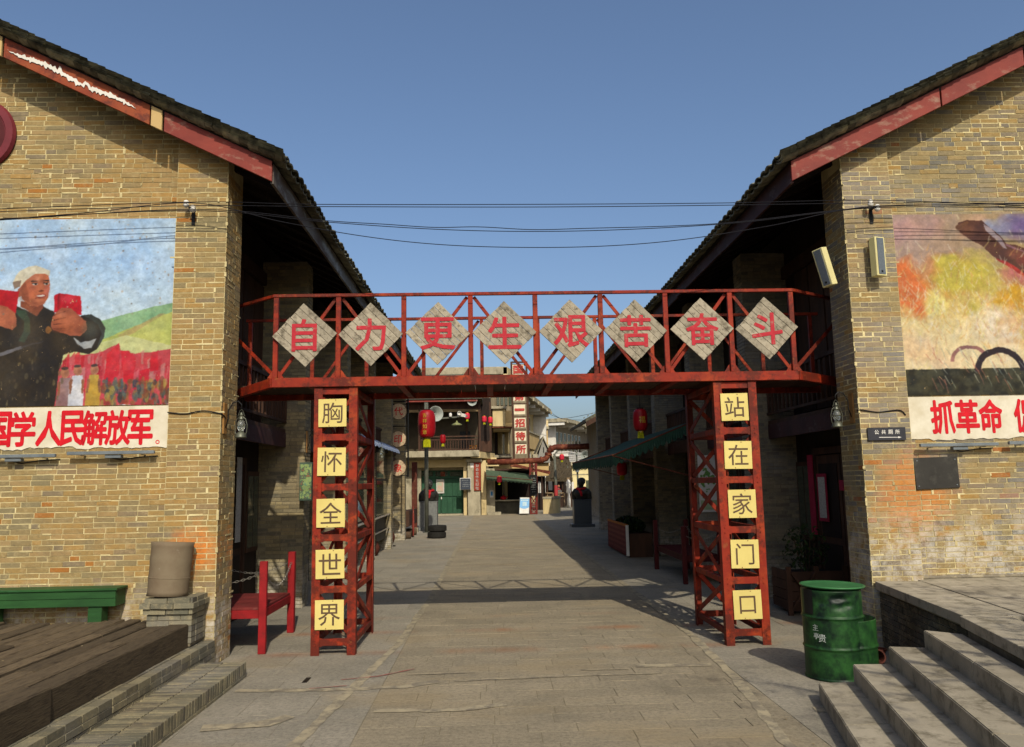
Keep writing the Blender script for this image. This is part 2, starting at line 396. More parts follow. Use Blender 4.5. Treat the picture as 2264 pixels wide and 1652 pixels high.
def paving(name, label, ms, m, bed):
    t = Thing(name, label, None, (0, 8, 0), kind='structure'); t.root.pop('category', None)
    bed.build('joint_bed', M_joint, t)
    a, b = split(ms, 300); singles('paving_stone', a, m, t); joined('far_paving_stones', b, m, t)
    return t
M_scuff = mat('faded_red_scuff', '#8f4a44', '#857062', 9, .9)
rg = random.Random(3)
paving('road', 'rough grey stone lane running through the gate', stone_rows(-1.1, 2.45, 3.6, 62, .27, .35, .75, .003, .0022, rg), M_lane, MB().box(-1.1, 2.45, 3.6, 62, -.045, -.0045))
paving('pavement', 'smooth grey slab pavement left of the lane', stone_rows(-6.0, -1.1, 3.6, 62, .62, .55, 1.0, .003, .0012, rg), M_slab, MB().box(-14, -1.1, 3.6, 62, -.045, -.004))
paving('pavement', 'smooth grey slab pavement right of the lane', stone_rows(2.45, 7.2, 3.6, 62, .62, .55, 1.0, .003, .0012, rg), M_slab, MB().box(2.45, 12, 3.6, 62, -.045, -.004))
def strip(pts, w, z=.005):
    L, Rr = [], []
    n = len(pts)
    P = []
    for i in range(n-1):
        a, b = Vector(pts[i]), Vector(pts[i+1]); k = max(2, int((b-a).length/.11))
        P += [a.lerp(b, j/k) for j in range(k)]
    P.append(Vector(pts[-1])); mb = MB()
    for i, p in enumerate(P):
        d = (P[min(i+1, len(P)-1)]-P[max(i-1, 0)]).normalized(); s_ = Vector((-d.y, d.x))
        L.append(p+s_*w/2*rg.uniform(.6, 1.15)); Rr.append(p-s_*w/2*rg.uniform(.6, 1.15))
    vs = [(q.x, q.y, z) for q in L]+[(q.x, q.y, z) for q in Rr]; k = len(P)
    return mb.add(vs, [(i, i+1, k+i+1, k+i) for i in range(k-1)])
struct('road_edge_mortar', strip([(-1.72, 4.6), (-1.55, 6.1), (-1.38, 8.0), (-1.18, 10.2), (-1.08, 14), (-1.08, 40)], .11), M_strip)
struct('road_edge_mortar', strip([(2.1, 4.6), (2.16, 6.2), (2.38, 8.2), (2.5, 10.5), (2.5, 40)], .11), M_strip)
for pts, w in (([(-2.5, 8.12), (-1.5, 8.05), (-.9, 8.1), (-.55, 8.3)], .13), ([(-.4, 8.28), (.6, 8.36), (1.7, 8.4)], .05), ([(1.5, 8.75), (2.3, 8.7)], .14),
               ([(-2.4, 6.9), (-1.9, 7.0), (-1.75, 7.2)], .2), ([(-.9, 8.6), (-.2, 8.62)], .03), ([(.9, 8.62), (1.4, 8.6)], .04), ([(-1.05, 7.3), (-.3, 7.25), (.1, 7.4)], .12), ([(2.7, 7.0), (3.0, 6.95)], .16)):
    struct('mortar_patch', strip(pts, w, .006), M_strip)
struct('red_paint_scuff', strip([(-1.55, 8.45), (-1.2, 8.55), (-.85, 8.85)], .03, .0075), M_scuff)
struct('red_paint_scuff', strip([(-1.8, 8.12), (-1.45, 8.2)], .025, .0075), M_scuff)
struct('drain_slot', MB().box(-1.93, -1.88, 8.38, 8.58, .002, .006), M_black)
# ------------------------------------------------------------------ roof tile template: curved slab
def tile_tpl(w=.11, l=.1, t=.018, n=5, arc=.035):
    vs = []; fs = []
    for j, y in enumerate((-l, l)):
        for lay in (0, 1):
            for i in range(n):
                u = -1+2*i/(n-1); vs.append((u*w, y, arc*(1-u*u)+t*lay))
    b = lambda j, lay, i: j*2*n+lay*n+i
    for i in range(n-1):
        fs.append((b(0, 1, i), b(0, 1, i+1), b(1, 1, i+1), b(1, 1, i)))
        fs.append((b(0, 0, i), b(1, 0, i), b(1, 0, i+1), b(0, 0, i+1)))
        fs.append((b(0, 0, i), b(0, 0, i+1), b(0, 1, i+1), b(0, 1, i)))
    return np.array(vs, float), np.array(fs)
TV, TF = tile_tpl()
def roof_tiles(ex, ez, s, sl, W_, y0, y1, rnd):
    """tiles on the slope that rises away from the street; s=-1 left row, +1 right row; slope length W_"""
    dv = Vector((s, 0, sl)).normalized(); nv = Vector((-s*sl, 0, 1)).normalized(); out = []
    y = y0; k = 0; first = [0.0, .035, .07]
    while y < y1:
        off = first.pop() if first else (.035 if k % 2 else 0); r = 0.0 if off != .07 else .03
        while r < W_:
            c = Vector((ex, y+.02*rnd.uniform(-.5, .5), ez))+dv*(r-.05+.02*rnd.uniform(-1, 1))+nv*(off+.02+.006*rnd.uniform(-1, 1))
            tilt = .10+.03*rnd.uniform(-1, 1); d2 = (dv*math.cos(tilt)-nv*math.sin(tilt)); n2 = (nv*math.cos(tilt)+dv*math.sin(tilt))
            ax = Vector((0, 1, 0)) if s < 0 else Vector((0, 1, 0)); fl = -1 if k % 2 == 0 else 1
            yaw_ = rnd.uniform(-.05, .05)
            out.append(M4(c+(n2*.03 if fl < 0 else n2*0), ax*math.cos(yaw_)+d2*math.sin(yaw_), d2*math.cos(yaw_)-ax*math.sin(yaw_), n2*fl))
            r += .115
        if first: continue
        y += .105; k += 1
    return out
# ------------------------------------------------------------------ building rows
FINS = [13.36, 17.2, 21.1, 24.9, 28.75]
def row(s, xin, ex, yend, facade, front_y, mb_front, label, fins, rp):
    """one long brick building; s=-1 left of the street, +1 right. xin: street face of the piers; ex: eave"""
    rnd = random.Random(20+s)
    th = Thing('brick_building', label, 'building', (xin+s*5, front_y, 0))
    sl = .49; ez = 5.48
    zr = lambda x: ez+sl*abs(x-ex)
    px = xin+s*.6                    # outer edge of the corner pier
    xb = xin+s*10.2                  # back corner of the gable
    rx = ex+s*5.6                    # ridge
    zroof = lambda x: zr(x) if abs(x-ex) <= 5.6 else zr(rx)-sl*(abs(x-ex)-5.6)
    fy = front_y
    # core of the gable wall
    pts = [(xin, fy+.001, 0), (xb, fy+.001, 0), (xb, fy+.001, zroof(xb)+.12), (rx, fy+.001, zroof(rx)+.12), (xin, fy+.001, zroof(xin)+.12)]
    wall = MB().prism(pts, (0, .44, 0)).build('gable_wall', M_mort, th)
    pier = MB().box(min(xin, px), max(xin, px), fy-.12, fy-.0005, 0, zr(px)+.0).build('corner_pier', M_mort, th)
    clip = lambda u, v, w, h: v < zroof(o0.x+U0.x*u)+.1
    o0 = Vector((px, fy, 0)); U0 = Vector((s, 0, 0)) if s > 0 else Vector((-1, 0, 0))
    sm = []
    bs = bricks(o0, U0, GZ, -GY, 0, abs(xb-px), rp['zb'], zroof(rx)+.1, clip, smears=sm, rnd=rnd, head=.33)
    o1 = Vector((xin, fy-.12, 0)); o0_ = o0; o0 = o1
    bs2 = bricks(o1, U0, GZ, -GY, 0, .6, 0, zr(px)+.08, clip, smears=sm, rnd=rnd, head=.2)
    # street face of the corner pier
    side = bricks(Vector((xin, fy-.12, 0)), GY, GZ, Vector((-s, 0, 0)), 0, .56, 0, zr(xin)-.05, None, smears=sm, rnd=rnd, head=.4)
    a, b = split(bs, 180); a2, b2 = split(bs2+side, 120)
    singles('brick', a, mb_front, th, wall); joined('far_bricks', b, mb_front, th, wall)
    singles('brick', a2, mb_front, th, pier); joined('far_bricks', b2, mb_front, th, pier)
    joined('mortar_smears', sm, M_mort, th, wall)
    # piers along the street
    for fyy in fins:
        x0, x1 = sorted((xin+s*.008, facade+s*.1))
        f = MB().box(x0, x1, fyy, fyy+.42, 0, zr(xin)).build('street_pier', M_mortS, th)
        ms = bricks(Vector((xin, fyy, 0)), Vector((s, 0, 0)), GZ, -GY, 0, abs(facade-xin)+.05, 0, zr(xin)-.02, rnd=rnd, proud=.006)
        ms += bricks(Vector((xin, fyy, 0)), GY, GZ, Vector((-s, 0, 0)), 0, .42, 0, zr(xin)-.02, rnd=rnd, proud=.006)
        joined('pier_bricks', ms, M_brS if s < 0 else M_brG, th, f)
    # facade behind, floor of the gallery and the closing walls
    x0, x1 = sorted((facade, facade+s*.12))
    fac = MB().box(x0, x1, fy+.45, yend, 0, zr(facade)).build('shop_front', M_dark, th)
    xo = sorted((xb-s*.3, xb)); MB().box(xo[0], xo[1], fy+.45, yend, 0, zroof(xb)).build('back_wall', M_brG, th)
    pe = [(facade, yend, 0), (xb, yend, 0), (xb, yend, zroof(xb)+.1), (rx, yend, zroof(rx)+.1), (facade, yend, zroof(facade)+.1)]
    MB().prism(pe, (0, .3, 0)).build('end_wall', M_brG, th)
    # roof slab
    y0 = fy-.38
    th_ = .06
    prof = [(ex, ez+.2), (rx, zr(rx)+.2), (rx+s*5.6, ez+.2), (rx+s*5.6, ez+.2+th_), (rx, zr(rx)+.2+th_), (ex, ez+.2+th_)]
    roof = MB().prism([(x, y0, z) for x, z in prof], (0, yend+.4-y0, 0)).build('roof', M_dark, th)
    tl = roof_tiles(ex, ez+.27, s, sl, 6.2, y0-.03, yend+.4, rnd)
    k1 = lambda M: (M.translation-Vector((ex-s*1, 9, 5.5))).length
    a, b = split(tl, 300, k1); singles('tile', a, M_tile, th, roof, TV, TF); joined('far_tiles', b, M_tile, th, roof, TV, TF)
    lean = [M4((rx+(s*5.6)*t, (y0+yend)/2, zr(rx)-sl*5.6*t+.3), (s*.2, 0, -.2*sl), (0, (yend-y0)/2, 0), (0, 0, .02)) for t in np.linspace(.03, .98, 14)]
    joined('back_slope_courses', lean, M_tile, th, roof)
    MB().box(rx-.15, rx+.15, y0, yend+.4, zr(rx)+.28, zr(rx)+.5).build('ridge_cap', M_tile, th, roof)
    # rake boards on the gable: pieces of board
    for i, (t0, t1, m, lab) in enumerate(rp['boards']):
        a_ = Vector((ex+s*t0, y0-.002, ez+sl*t0)); b_ = Vector((ex+s*t1, y0-.002, ez+sl*t1))
        dz = Vector((0, 0, .245)); n_ = Vector((0, .035, 0))
        if t1-t0 < .2: a_ = a_-Vector((0, .012, .004)); b_ = b_-Vector((0, .012, .004))
        o = MB().prism([a_, b_, b_+dz, a_+dz], n_).build('barge_board', m, th, bevel=.004)
        if lab: o['label'] = lab
    bb = [(rx, y0, zr(rx)), (rx+s*5.6, y0, ez), (rx+s*5.6, y0, ez+.245), (rx, y0, zr(rx)+.245)]
    MB().prism(bb, (0, .035, 0)).build('barge_board', M_barge, th)
    # eave fascia pieces
    y = y0+.04; fm = M_fasL if s < 0 else M_fasR; j = 0
    while y < yend+.3:
        y2 = min(y+rnd.uniform(2.2, 3.4), yend+.35); dd = rnd.uniform(-.012, .012)
        xx = sorted((ex+dd, ex+dd+s*.035)); MB().box(xx[0], xx[1], y+.004, y2-.004, ez+rnd.uniform(-.02, .02), ez+.23).build('fascia_board', fm, th, bevel=.003); y = y2
    # soffit boards and rafters
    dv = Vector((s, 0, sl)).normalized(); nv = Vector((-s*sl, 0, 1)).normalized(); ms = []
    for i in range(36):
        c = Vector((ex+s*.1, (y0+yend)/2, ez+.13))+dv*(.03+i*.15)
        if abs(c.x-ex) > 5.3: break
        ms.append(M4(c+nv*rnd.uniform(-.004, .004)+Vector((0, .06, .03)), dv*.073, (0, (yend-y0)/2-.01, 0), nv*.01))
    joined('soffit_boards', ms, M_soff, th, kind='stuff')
    rf = []
    yy = y0+.5
    while yy < yend:
        c = Vector((ex+s*.1, yy, ez+.13))+dv*.75-nv*.01; rf.append(M4(c, dv*.75, (0, .03, 0), nv*.035)); yy += .62
    for m4 in rf: pass
    singles('rafter', rf, M_dark, th)
    # gallery: per bay doors, window, balcony
    ys = [fy+.45]+[f+.42 for f in fins]; ye = list(fins)+[yend]
    for bi, (a_, b_) in enumerate(zip(ys, ye)):
        if b_-a_ < 1: continue
        fx = facade-s*.004
        def B(x_, xd, ya, yb, za, zb): q = sorted((fx-s*x_, fx-s*(x_+xd))); return (q[0], q[1], ya, yb, za, zb)
        mid = (a_+b_)/2
        df = MB(); df.box(*B(0, .06, mid-.95, mid-.87, 0, 2.3)).box(*B(0, .06, mid+.87, mid+.95, 0, 2.3)).box(*B(0, .06, mid-.95, mid+.95, 2.3, 2.4))
        df.build('door_frame', M_dark2, th)
        for q in (-1, 1):
            d_ = MB().box(*B(0, .03, mid+q*.44-.42, mid+q*.44+.42, .02, 2.28)).build('door', M_dark2, th)
            pm = MB()
            for zz in ((.15, .95), (1.05, 2.15)):
                pm.box(*B(.03, .012, mid+q*.44-.33, mid+q*.44+.33, *zz))
            pm.build('door_panel', M_dark, th, d_)
        for q in (-1, 1):
            w_ = MB().box(*B(0, .05, mid+q*1.35-.3, mid+q*1.35+.3, .95, 2.2)).build('window', M_dark2, th)
            g = MB()
            for gy in (-.14, .14): g.box(*B(.05, .006, mid+q*1.35+gy-.12, mid+q*1.35+gy+.12, 1.02, 2.13))
            g.build('pane', M_glass, th, w_)
        # balcony
        bx = abs(facade-xin)-.32
        bal = MB().box(*B(0, bx, a_+.004, b_-.004, 2.84, 2.9)).build('balcony_floor', M_dark2, th)
        MB().box(*B(bx-.05, .06, a_+.006, b_-.006, 2.6, 2.84)).build('balcony_beam', M_fasR, th)
        rl = MB().box(*B(bx-.03, .06, a_+.004, b_-.004, 3.62, 3.68)).box(*B(bx-.02, .04, a_+.004, b_-.004, 3.0, 3.04)).build('balcony_rail', M_dark2, th)
        yy = a_+.15; bl = []
        while yy < b_: bl.append(M4((fx-s*(bx), yy, 3.33), (.018, 0, 0), (0, .018, 0), (0, 0, .29))); yy += .17
        joined('baluster', bl, M_dark2, th, rl, kind=None)
        uw = MB(); k = a_+.2
        while k < b_-.5: uw.box(*B(0, .04, k, k+.5, 3.0, 5.3)); k += .56
        uw.build('upper_shutters', M_dark2, th)
        MB().box(*B(-.001, .07, a_, b_, 5.35, 5.55)).build('wall_beam', M_dark2, th)
    return th
BL = [(0, 1.27, M_barge, 'maroon painted lower length of rake board'), (1.29, 1.42, M_tan, 'bare yellow wooden joint strip'), (1.44, 3.18, M_bargeN, 'stripped rake board with white filler smeared along it'), (3.2, 3.34, M_tan, 'bare yellow wooden joint strip'), (3.36, 5.6, M_barge, None)]
BR = [(0, 1.9, M_barge, None), (1.92, 3.0, M_barge, None), (3.02, 5.6, M_barge, None)]
TL = row(-1, -3.10, -2.51, 29.4, -3.85, 9.34, M_brL, 'ochre brick building left of the gate with soldier mural and rake board smeared white', FINS, dict(zb=.3, boards=BL))
TR = row(1, 4.38, 3.66, 33.6, 5.15, 9.45, M_brR, 'ochre and grey brick building right of the gate with flame coloured mural', FINS+[32.6], dict(zb=.74, boards=BR))
# white filler on the left rake board
ew = MB(); rf = random.Random(9)
hi, lo = [], []
for i in range(90):
    t = 1.60+i*.0172; c = .15+.018*math.sin(i*.13)+rf.uniform(-.008, .008)+(.035 if i in (33, 34, 35, 52, 53) else 0); k = min(1, i/9, (89-i)/14)
    hh = (.014+.026*rf.random())*k+.001; b_ = (-.2-.49*0)
    hi.append(Vector((-2.51-t, 8.951, 5.48+.49*t+c-.03+hh))); lo.append(Vector((-2.51-t+rf.uniform(-.006, .006), 8.951, 5.48+.49*t+c-.03-hh*rf.uniform(.5, 1.3))))
ew.add(hi+lo+[p-Vector((0, .005, 0)) for p in hi+lo], [(i+180, i+181, 90+i+181, 90+i+180) for i in range(89)]+[(i, i+1, i+181, i+180) for i in range(89)]+[(90+i, 90+i+180, 90+i+181, 90+i+1) for i in range(89)])
ew.build('white_filler', M_wwhite, TL)
# ================================================================== STEEL GATE
GYF, GYB = 9.65, 11.1
gt = Thing('steel_gate', 'rusty red painted steel footbridge gate spanning the lane on two lattice towers', 'gate', (.6, 9.7, 0))
TWX = [(-2.13, -1.61), (2.74, 3.27)]
ZR = [.145, .745, 1.34, 1.935, 2.53, 3.09]
def st(name, a, b, w, h, up=(0, 0, 1)): return MB().bar(a, b, w, h, up).build(name, M_steel, gt, bevel=.004)
for (xa, xb) in TWX:
    for y in (GYF, GYB):
        for x, q in ((xa, 1), (xb, -1)):      # angle iron legs: two flanges
            m = MB(); s_ = 1 if y == GYF else -1
            m.box(min(x, x+q*.1), max(x, x+q*.1), min(y, y+s_*.012), max(y, y+s_*.012), 0, 3.135)
            m.box(min(x, x+q*.012), max(x, x+q*.012), min(y+s_*.013, y+s_*.1), max(y+s_*.013, y+s_*.1), 0, 3.135); m.build('leg', M_steel, gt)
    for i, z in enumerate(ZR):
        for y in (GYF+.035, GYB-.035): st('rung', (xa+.013, y, z), (xb-.013, y, z), .04, .08)
        for x in (xa+.035, xb-.035): st('rung', (x, GYF+.06, z), (x, GYB-.06, z), .05, .07)
    for i in range(5):
        z0, z1 = ZR[i]+.05, ZR[i+1]-.05
        a, b = (xa+.05, xb-.05) if i % 2 else (xb-.05, xa+.05)
        for y in (GYF+.065, GYB-.065):
            st('brace', (a, y, z0), (b, y, z1), .06, .012, (0, 1, 0))
            if y < 10: st('brace', (b, y+.02, z0), (a, y+.02, z1), .045, .012, (0, 1, 0))
        a, b = (GYF+.08, GYB-.08) if i % 2 else (GYB-.08, GYF+.08)
        for x in (xa+.02, xb-.02):
            st('brace', (x, a, z0), (x, b, z1), .07, .014, (1, 0, 0))
            if i == 1 and x < xa+.1: st('brace', (x-.02 if x > xa+.1 else x+.02, b, z0), (x-.02 if x > xa+.1 else x+.02, a, z1), .06, .014, (1, 0, 0))
for (xa, xb) in TWX:
    for z in ZR[:-1]:
        for x, q in ((xa, 1), (xb, -1)):
            for y, sg in ((GYF+.0135, 1),): MB().prism([(x+q*.014, y, z-.065), (x+q*.13, y, z-.045), (x+q*.13, y, z+.045), (x+q*.014, y, z+.065)], (0, .006, 0)).build('gusset_plate', M_steel, gt)
            for dz in (-.03, .03): MB().lathe([(.009, -.005), (.009, .005)], 6, (x+q*.05, GYF-.004, z+dz), Matrix.Rotation(rad(90), 3, 'X')).build('bolt', M_steel, gt)
PX = [-2.61, -1.85, -1.05, -.23, .57, 1.38, 2.19, 3.0, 3.77]
ZB, ZT = 3.14, 4.28
XLB, XRB = -3.42, 4.72
LE, RE = (-3.42, 10.45), (4.72, 10.5)      # where the splayed front ends meet the galleries
def chord(name, z0, z1, y, xa, xb, w=.06): return MB().box(xa, xb, y, y+w, z0, z1).build(name, M_steel, gt, bevel=.004)
chord('beam', ZB, ZB+.115, GYF-.03, -2.64, 3.80); chord('beam', ZB, ZB+.115, GYB, XLB, XRB)
for a, b in (((-2.64, GYF-.005, 3.197), (LE[0], LE[1], 3.125)), ((3.80, GYF-.005, 3.197), (RE[0], RE[1], 3.20))):
    st('beam', a, b, .055, .115)
for a, b in (((-2.63, GYF, 4.275), (LE[0], LE[1], 4.305)), ((3.79, GYF, 4.275), (RE[0], RE[1], 4.34))): st('handrail', a, b, .04, .04)
MB().box(-2.64, 3.80, GYF-.02, GYF+.02, 4.255, 4.295).build('handrail', M_steel, gt, bevel=.004)
MB().box(XLB, XRB, GYB, GYB+.04, 4.255, 4.295).build('handrail', M_steel, gt, bevel=.004)
for i, x in enumerate(PX): MB().box(x-.03, x+.03, GYF-.014, GYF+.03, 3.256, 4.253).build('post', M_steel, gt, bevel=.004)
PXB = [-3.36]+[p+.12 for p in PX]+[4.6]
for x in PXB: MB().box(x-.025, x+.025, GYB+.005, GYB+.045, 3.256, 4.253).build('post', M_steel, gt)
for x in PX: MB().prism([(x-.1, GYF+.0305, 3.26), (x+.1, GYF+.0305, 3.26), (x+.04, GYF+.0305, 3.35), (x-.04, GYF+.0305, 3.35)], (0, .006, 0)).build('gusset_plate', M_steel, gt)
for i in range(8):
    lo, hi = (i, i+1) if i % 2 == 0 else (i+1, i)
    st('truss_brace', (PX[lo]+(.03 if lo < hi else -.03), GYF+.04, 3.27), (PX[hi]-(.04 if lo < hi else -.04), GYF+.04, 4.245), .042, .012, (0, 1, 0))
    st('truss_brace', (PXB[lo+1]+(.03 if lo < hi else -.03), GYB+.06, 3.27), (PXB[hi+1]-(.04 if lo < hi else -.04), GYB+.06, 4.245), .042, .012, (0, 1, 0))
st('truss_brace', (-2.63, GYF+.03, 3.29), (LE[0], LE[1], 3.99), .045, .012, (0, 1, 0)); st('truss_brace', (3.79, GYF+.03, 3.29), (RE[0], RE[1], 4.05), .045, .012, (0, 1, 0))
# deck boards and joists
dk = []
for i in range(40):
    x = -3.3+i*.2; y0 = GYF+.035 if -2.6 < x < 3.75 else 10.3
    o = MB().box(x-.095, x+.095, y0, GYB-.005, 3.215, 3.25); o.build('deck_board', M_dark2, gt)
for x in (-2.2, -1.1, 0, .75, 1.5, 2.3, 3.2): MB().box(x-.04, x+.04, GYF+.03, GYB, 3.15, 3.21).build('joist', M_steel, gt)
# --------------------------------------------- diamond boards
CH = '自力更生艰苦奋斗'
dc = [(673.5, 741), (820, 739.5), (968, 737), (1115.5, 735.5), (1262, 732), (1405, 731.5), (1552, 727.5), (1695, 726)]
rots = [2.2, 0, -1, 0, .3, -.8, .5, 1.5]
words = ['leftmost', 'second from the left', 'third from the left', 'fourth from the left', 'fifth from the left', 'third from the right', 'second from the right', 'rightmost']
for i, (vx, vy) in enumerate(dc):
    c = at(vx, vy, GYF-.05); c.y = GYF-.05
    t = Thing('diamond_board', f'weathered wooden diamond board painted with red character {CH[i]} on the gate railing, {words[i]}', 'sign', c, 'diamond boards on the footbridge railing')
    a = rad(45+rots[i]); U = Vector((math.cos(a), 0, math.sin(a))); V = Vector((-math.sin(a), 0, math.cos(a))); hs = .279
    U = Vector((math.cos(a-math.pi/2), 0, math.sin(a-math.pi/2))); V = Vector((-U.z, 0, U.x))   # U runs down to the right (plank direction)
    n = 7; w = 2*hs/n
    for k in range(n):
        v0 = -hs+k*w; e = R_.uniform(-.004, .004); yy = R_.uniform(-.003, .003)
        MB().obox(c+V*(v0+w/2)+U*e+Vector((0, yy, 0)), U*hs, Vector((0, .011, 0)), V*(w/2-.0018)).build('plank', M_weath, t, bevel=.0025)
    for k in (-1, 1): MB().obox(c+U*(k*.17)+Vector((0, .024, 0)), U*.025, Vector((0, .01, 0)), V*hs*.9).build('batten', M_weath, t)
    text(MB(), CH[i], c+Vector((-.0, -.0165, -.005)), GX, GZ, h=.385, bold=.024).build('character', M_charred, t, fix=False)
# --------------------------------------------- yellow plates
def plates(chars, pts, side):
    for i, (ch, (vx, vy)) in enumerate(zip(chars, pts)):
        y = GYF-.018; c = at(vx, vy, y)
        od = ['topmost', 'second from the top', 'in the middle', 'second from the bottom', 'lowest'][i]
        t = Thing('character_plate', f'square yellow metal plate reading {ch}, {od} on the {side} gate tower', 'sign', c, 'yellow character plates on the gate towers')
        a = R_.uniform(-.015, .015); U = Vector((math.cos(a), 0, math.sin(a))); V = Vector((-U.z, 0, U.x))
        MB().obox(c, U*.168, Vector((0, .003, 0)), V*.168).build('plate', M_plate, t, bevel=.0015)
        text(MB(), ch, c-GY*.0045, U, V, h=.245 if ch != '口' else .2, bold=.004).build('character', M_platechar, t, fix=False)
        for q in (-1, 1): MB().lathe([(.006, -.002), (.006, .002)], 8, c+V*(q*.155)+U*.04*q-GY*.004, Matrix.Rotation(rad(90), 3, 'X')).build('bolt', M_pipe, t)
plates('胸怀全世界', [(735, 913), (733, 1021), (731, 1134.5), (729.5, 1247.5), (728, 1359.5)], 'left')
plates('站在家门口', [(1624, 900), (1632, 1006), (1641, 1114), (1647, 1225), (1653, 1337)], 'right')
# ================================================================== MURALS
def vnoise(h, w, cells, seed, oct=4, pers=.55):
    r = np.random.RandomState(seed); out = np.zeros((h, w)); a = 1; tot = 0
    for o in range(oct):
        cy, cx = max(2, int(cells*2**o*h/w)+2), cells*2**o+2
        g = r.rand(cy, cx); y = np.linspace(0, cy-1.001, h); x = np.linspace(0, cx-1.001, w)
        yi, xi = y.astype(int), x.astype(int); fy, fx = (y-yi)[:, None], (x-xi)[None]; fy = fy*fy*(3-2*fy); fx = fx*fx*(3-2*fx)
        out += a*((g[yi][:, xi]*(1-fx)+g[yi][:, xi+1]*fx)*(1-fy)+(g[yi+1][:, xi]*(1-fx)+g[yi+1][:, xi+1]*fx)*fy); tot += a; a *= pers
    return out/tot
class Canvas:
    def __init__(s, w, h, x0, x1, y0, y1, seed=1):
        s.w, s.h = w, h; X, Y = np.meshgrid(np.linspace(x0, x1, w), np.linspace(y0, y1, h)); s.X0, s.Y0 = X, Y
        k = (x1-x0)/w; s.X = X+(vnoise(h, w, 30, seed)-.5)*k*5; s.Y = Y+(vnoise(h, w, 30, seed+1)-.5)*k*5
        s.c = np.zeros((h, w, 3)); s.seed = seed
    def mask(s, poly):
        m = np.zeros((s.h, s.w), bool); n = len(poly)
        for i in range(n):
            (xa, ya), (xb, yb) = poly[i], poly[(i+1) % n]
            if ya == yb: continue
            cond = ((ya > s.Y) != (yb > s.Y)) & (s.X < (xb-xa)*(s.Y-ya)/(yb-ya)+xa); m ^= cond
        return m
    def fill(s, poly, c, c2=None, cells=12, amt=1, var=.5, rot=(1, 1)):
        m = s.mask(poly) if not isinstance(poly, np.ndarray) else poly; s.seed += 7
        c = np.array(c, float); c2 = np.array(c2 if c2 is not None else c*.8, float)
        f = np.clip((vnoise(s.h, s.w, cells, s.seed)-.5)*3*var+.5, 0, 1)[..., None]; col = c*(1-f)+c2*f
        s.c = np.where(m[..., None], s.c*(1-amt)+col*amt, s.c)
    def win(s, x0, x1, y0, y1):
        ix = lambda v: int((v-s.X0[0, 0])/(s.X0[0, -1]-s.X0[0, 0])*(s.w-1)); iy = lambda v: int((v-s.Y0[0, 0])/(s.Y0[-1, 0]-s.Y0[0, 0])*(s.h-1))
        return slice(max(iy(y0)-5, 0), max(iy(y1)+6, 1)), slice(max(ix(x0)-5, 0), max(ix(x1)+6, 1))
    def dab(s, w_, m, c, c2, amt):
        s.seed += 3; f = np.random.RandomState(s.seed).rand(4, 4); h, w = m.shape
        g = f[(np.arange(h)*4//max(h, 1))][:, (np.arange(w)*4//max(w, 1))][..., None]*.8
        c = np.array(c, float); c2 = np.array(c2 if c2 is not None else c*.8, float); col = c*(1-g)+c2*g
        s.c[w_] = np.where(m[..., None], s.c[w_]*(1-amt)+col*amt, s.c[w_])
    def ell(s, cx, cy, rx, ry, c, c2=None, a=0, amt=1):
        w_ = s.win(cx-rx-12, cx+rx+12, cy-ry-12, cy+ry+12); s.dab(w_, ((s.X[w_]-cx)/rx)**2+((s.Y[w_]-cy)/ry)**2 < 1, c, c2, amt)
    def line(s, x0, y0, x1, y1, w, c, amt=1):
        w_ = s.win(min(x0, x1)-w, max(x0, x1)+w, min(y0, y1)-w, max(y0, y1)+w); X, Y = s.X[w_], s.Y[w_]
        dx, dy = x1-x0, y1-y0; t = np.clip(((X-x0)*dx+(Y-y0)*dy)/(dx*dx+dy*dy+1e-9), 0, 1)
        s.dab(w_, np.hypot(X-x0-t*dx, Y-y0-t*dy) < w*(1-.5*t), c, None, amt)
    def glow(s, cx, cy, rx, ry, c, amt=.6):
        w_ = s.win(cx-rx, cx+rx, cy-ry, cy+ry); d = 1-((s.X[w_]-cx)/rx)**2-((s.Y[w_]-cy)/ry)**2; f = (np.clip(d, 0, 1)*amt)[..., None]
        s.c[w_] = s.c[w_]*(1-f)+np.array(c, float)*f
    def soft(s, f, c): f = np.clip(f, 0, 1)[..., None]; s.c = s.c*(1-f)+np.array(c, float)*f
def finish(cv, seed):
    c = cv.c; k = np.pad(c, ((1, 1), (1, 1), (0, 0)), 'edge')
    c = (k[:-2, 1:-1]+k[2:, 1:-1]+k[1:-1, :-2]+k[1:-1, 2:]+k[1:-1, 1:-1]*2)/6; k = np.pad(c, ((1, 1), (1, 1), (0, 0)), 'edge'); c = (k[:-2, 1:-1]+k[2:, 1:-1]+k[1:-1, :-2]+k[1:-1, 2:]+k[1:-1, 1:-1]*2)/6
    n1 = vnoise(cv.h, cv.w, 26, seed, 4, .7); n2 = vnoise(cv.h, cv.w, 60, seed+1, 3, .8); n3 = vnoise(cv.h, cv.w, 14, seed+2, 4, .7)
    c = c*(.9+.2*n1[..., None])*(.88+.24*n2[..., None]); c = c+(n3[..., None]-.5)*np.array([16, 6, -12])
    cv.c = np.clip(c, 4, 235)
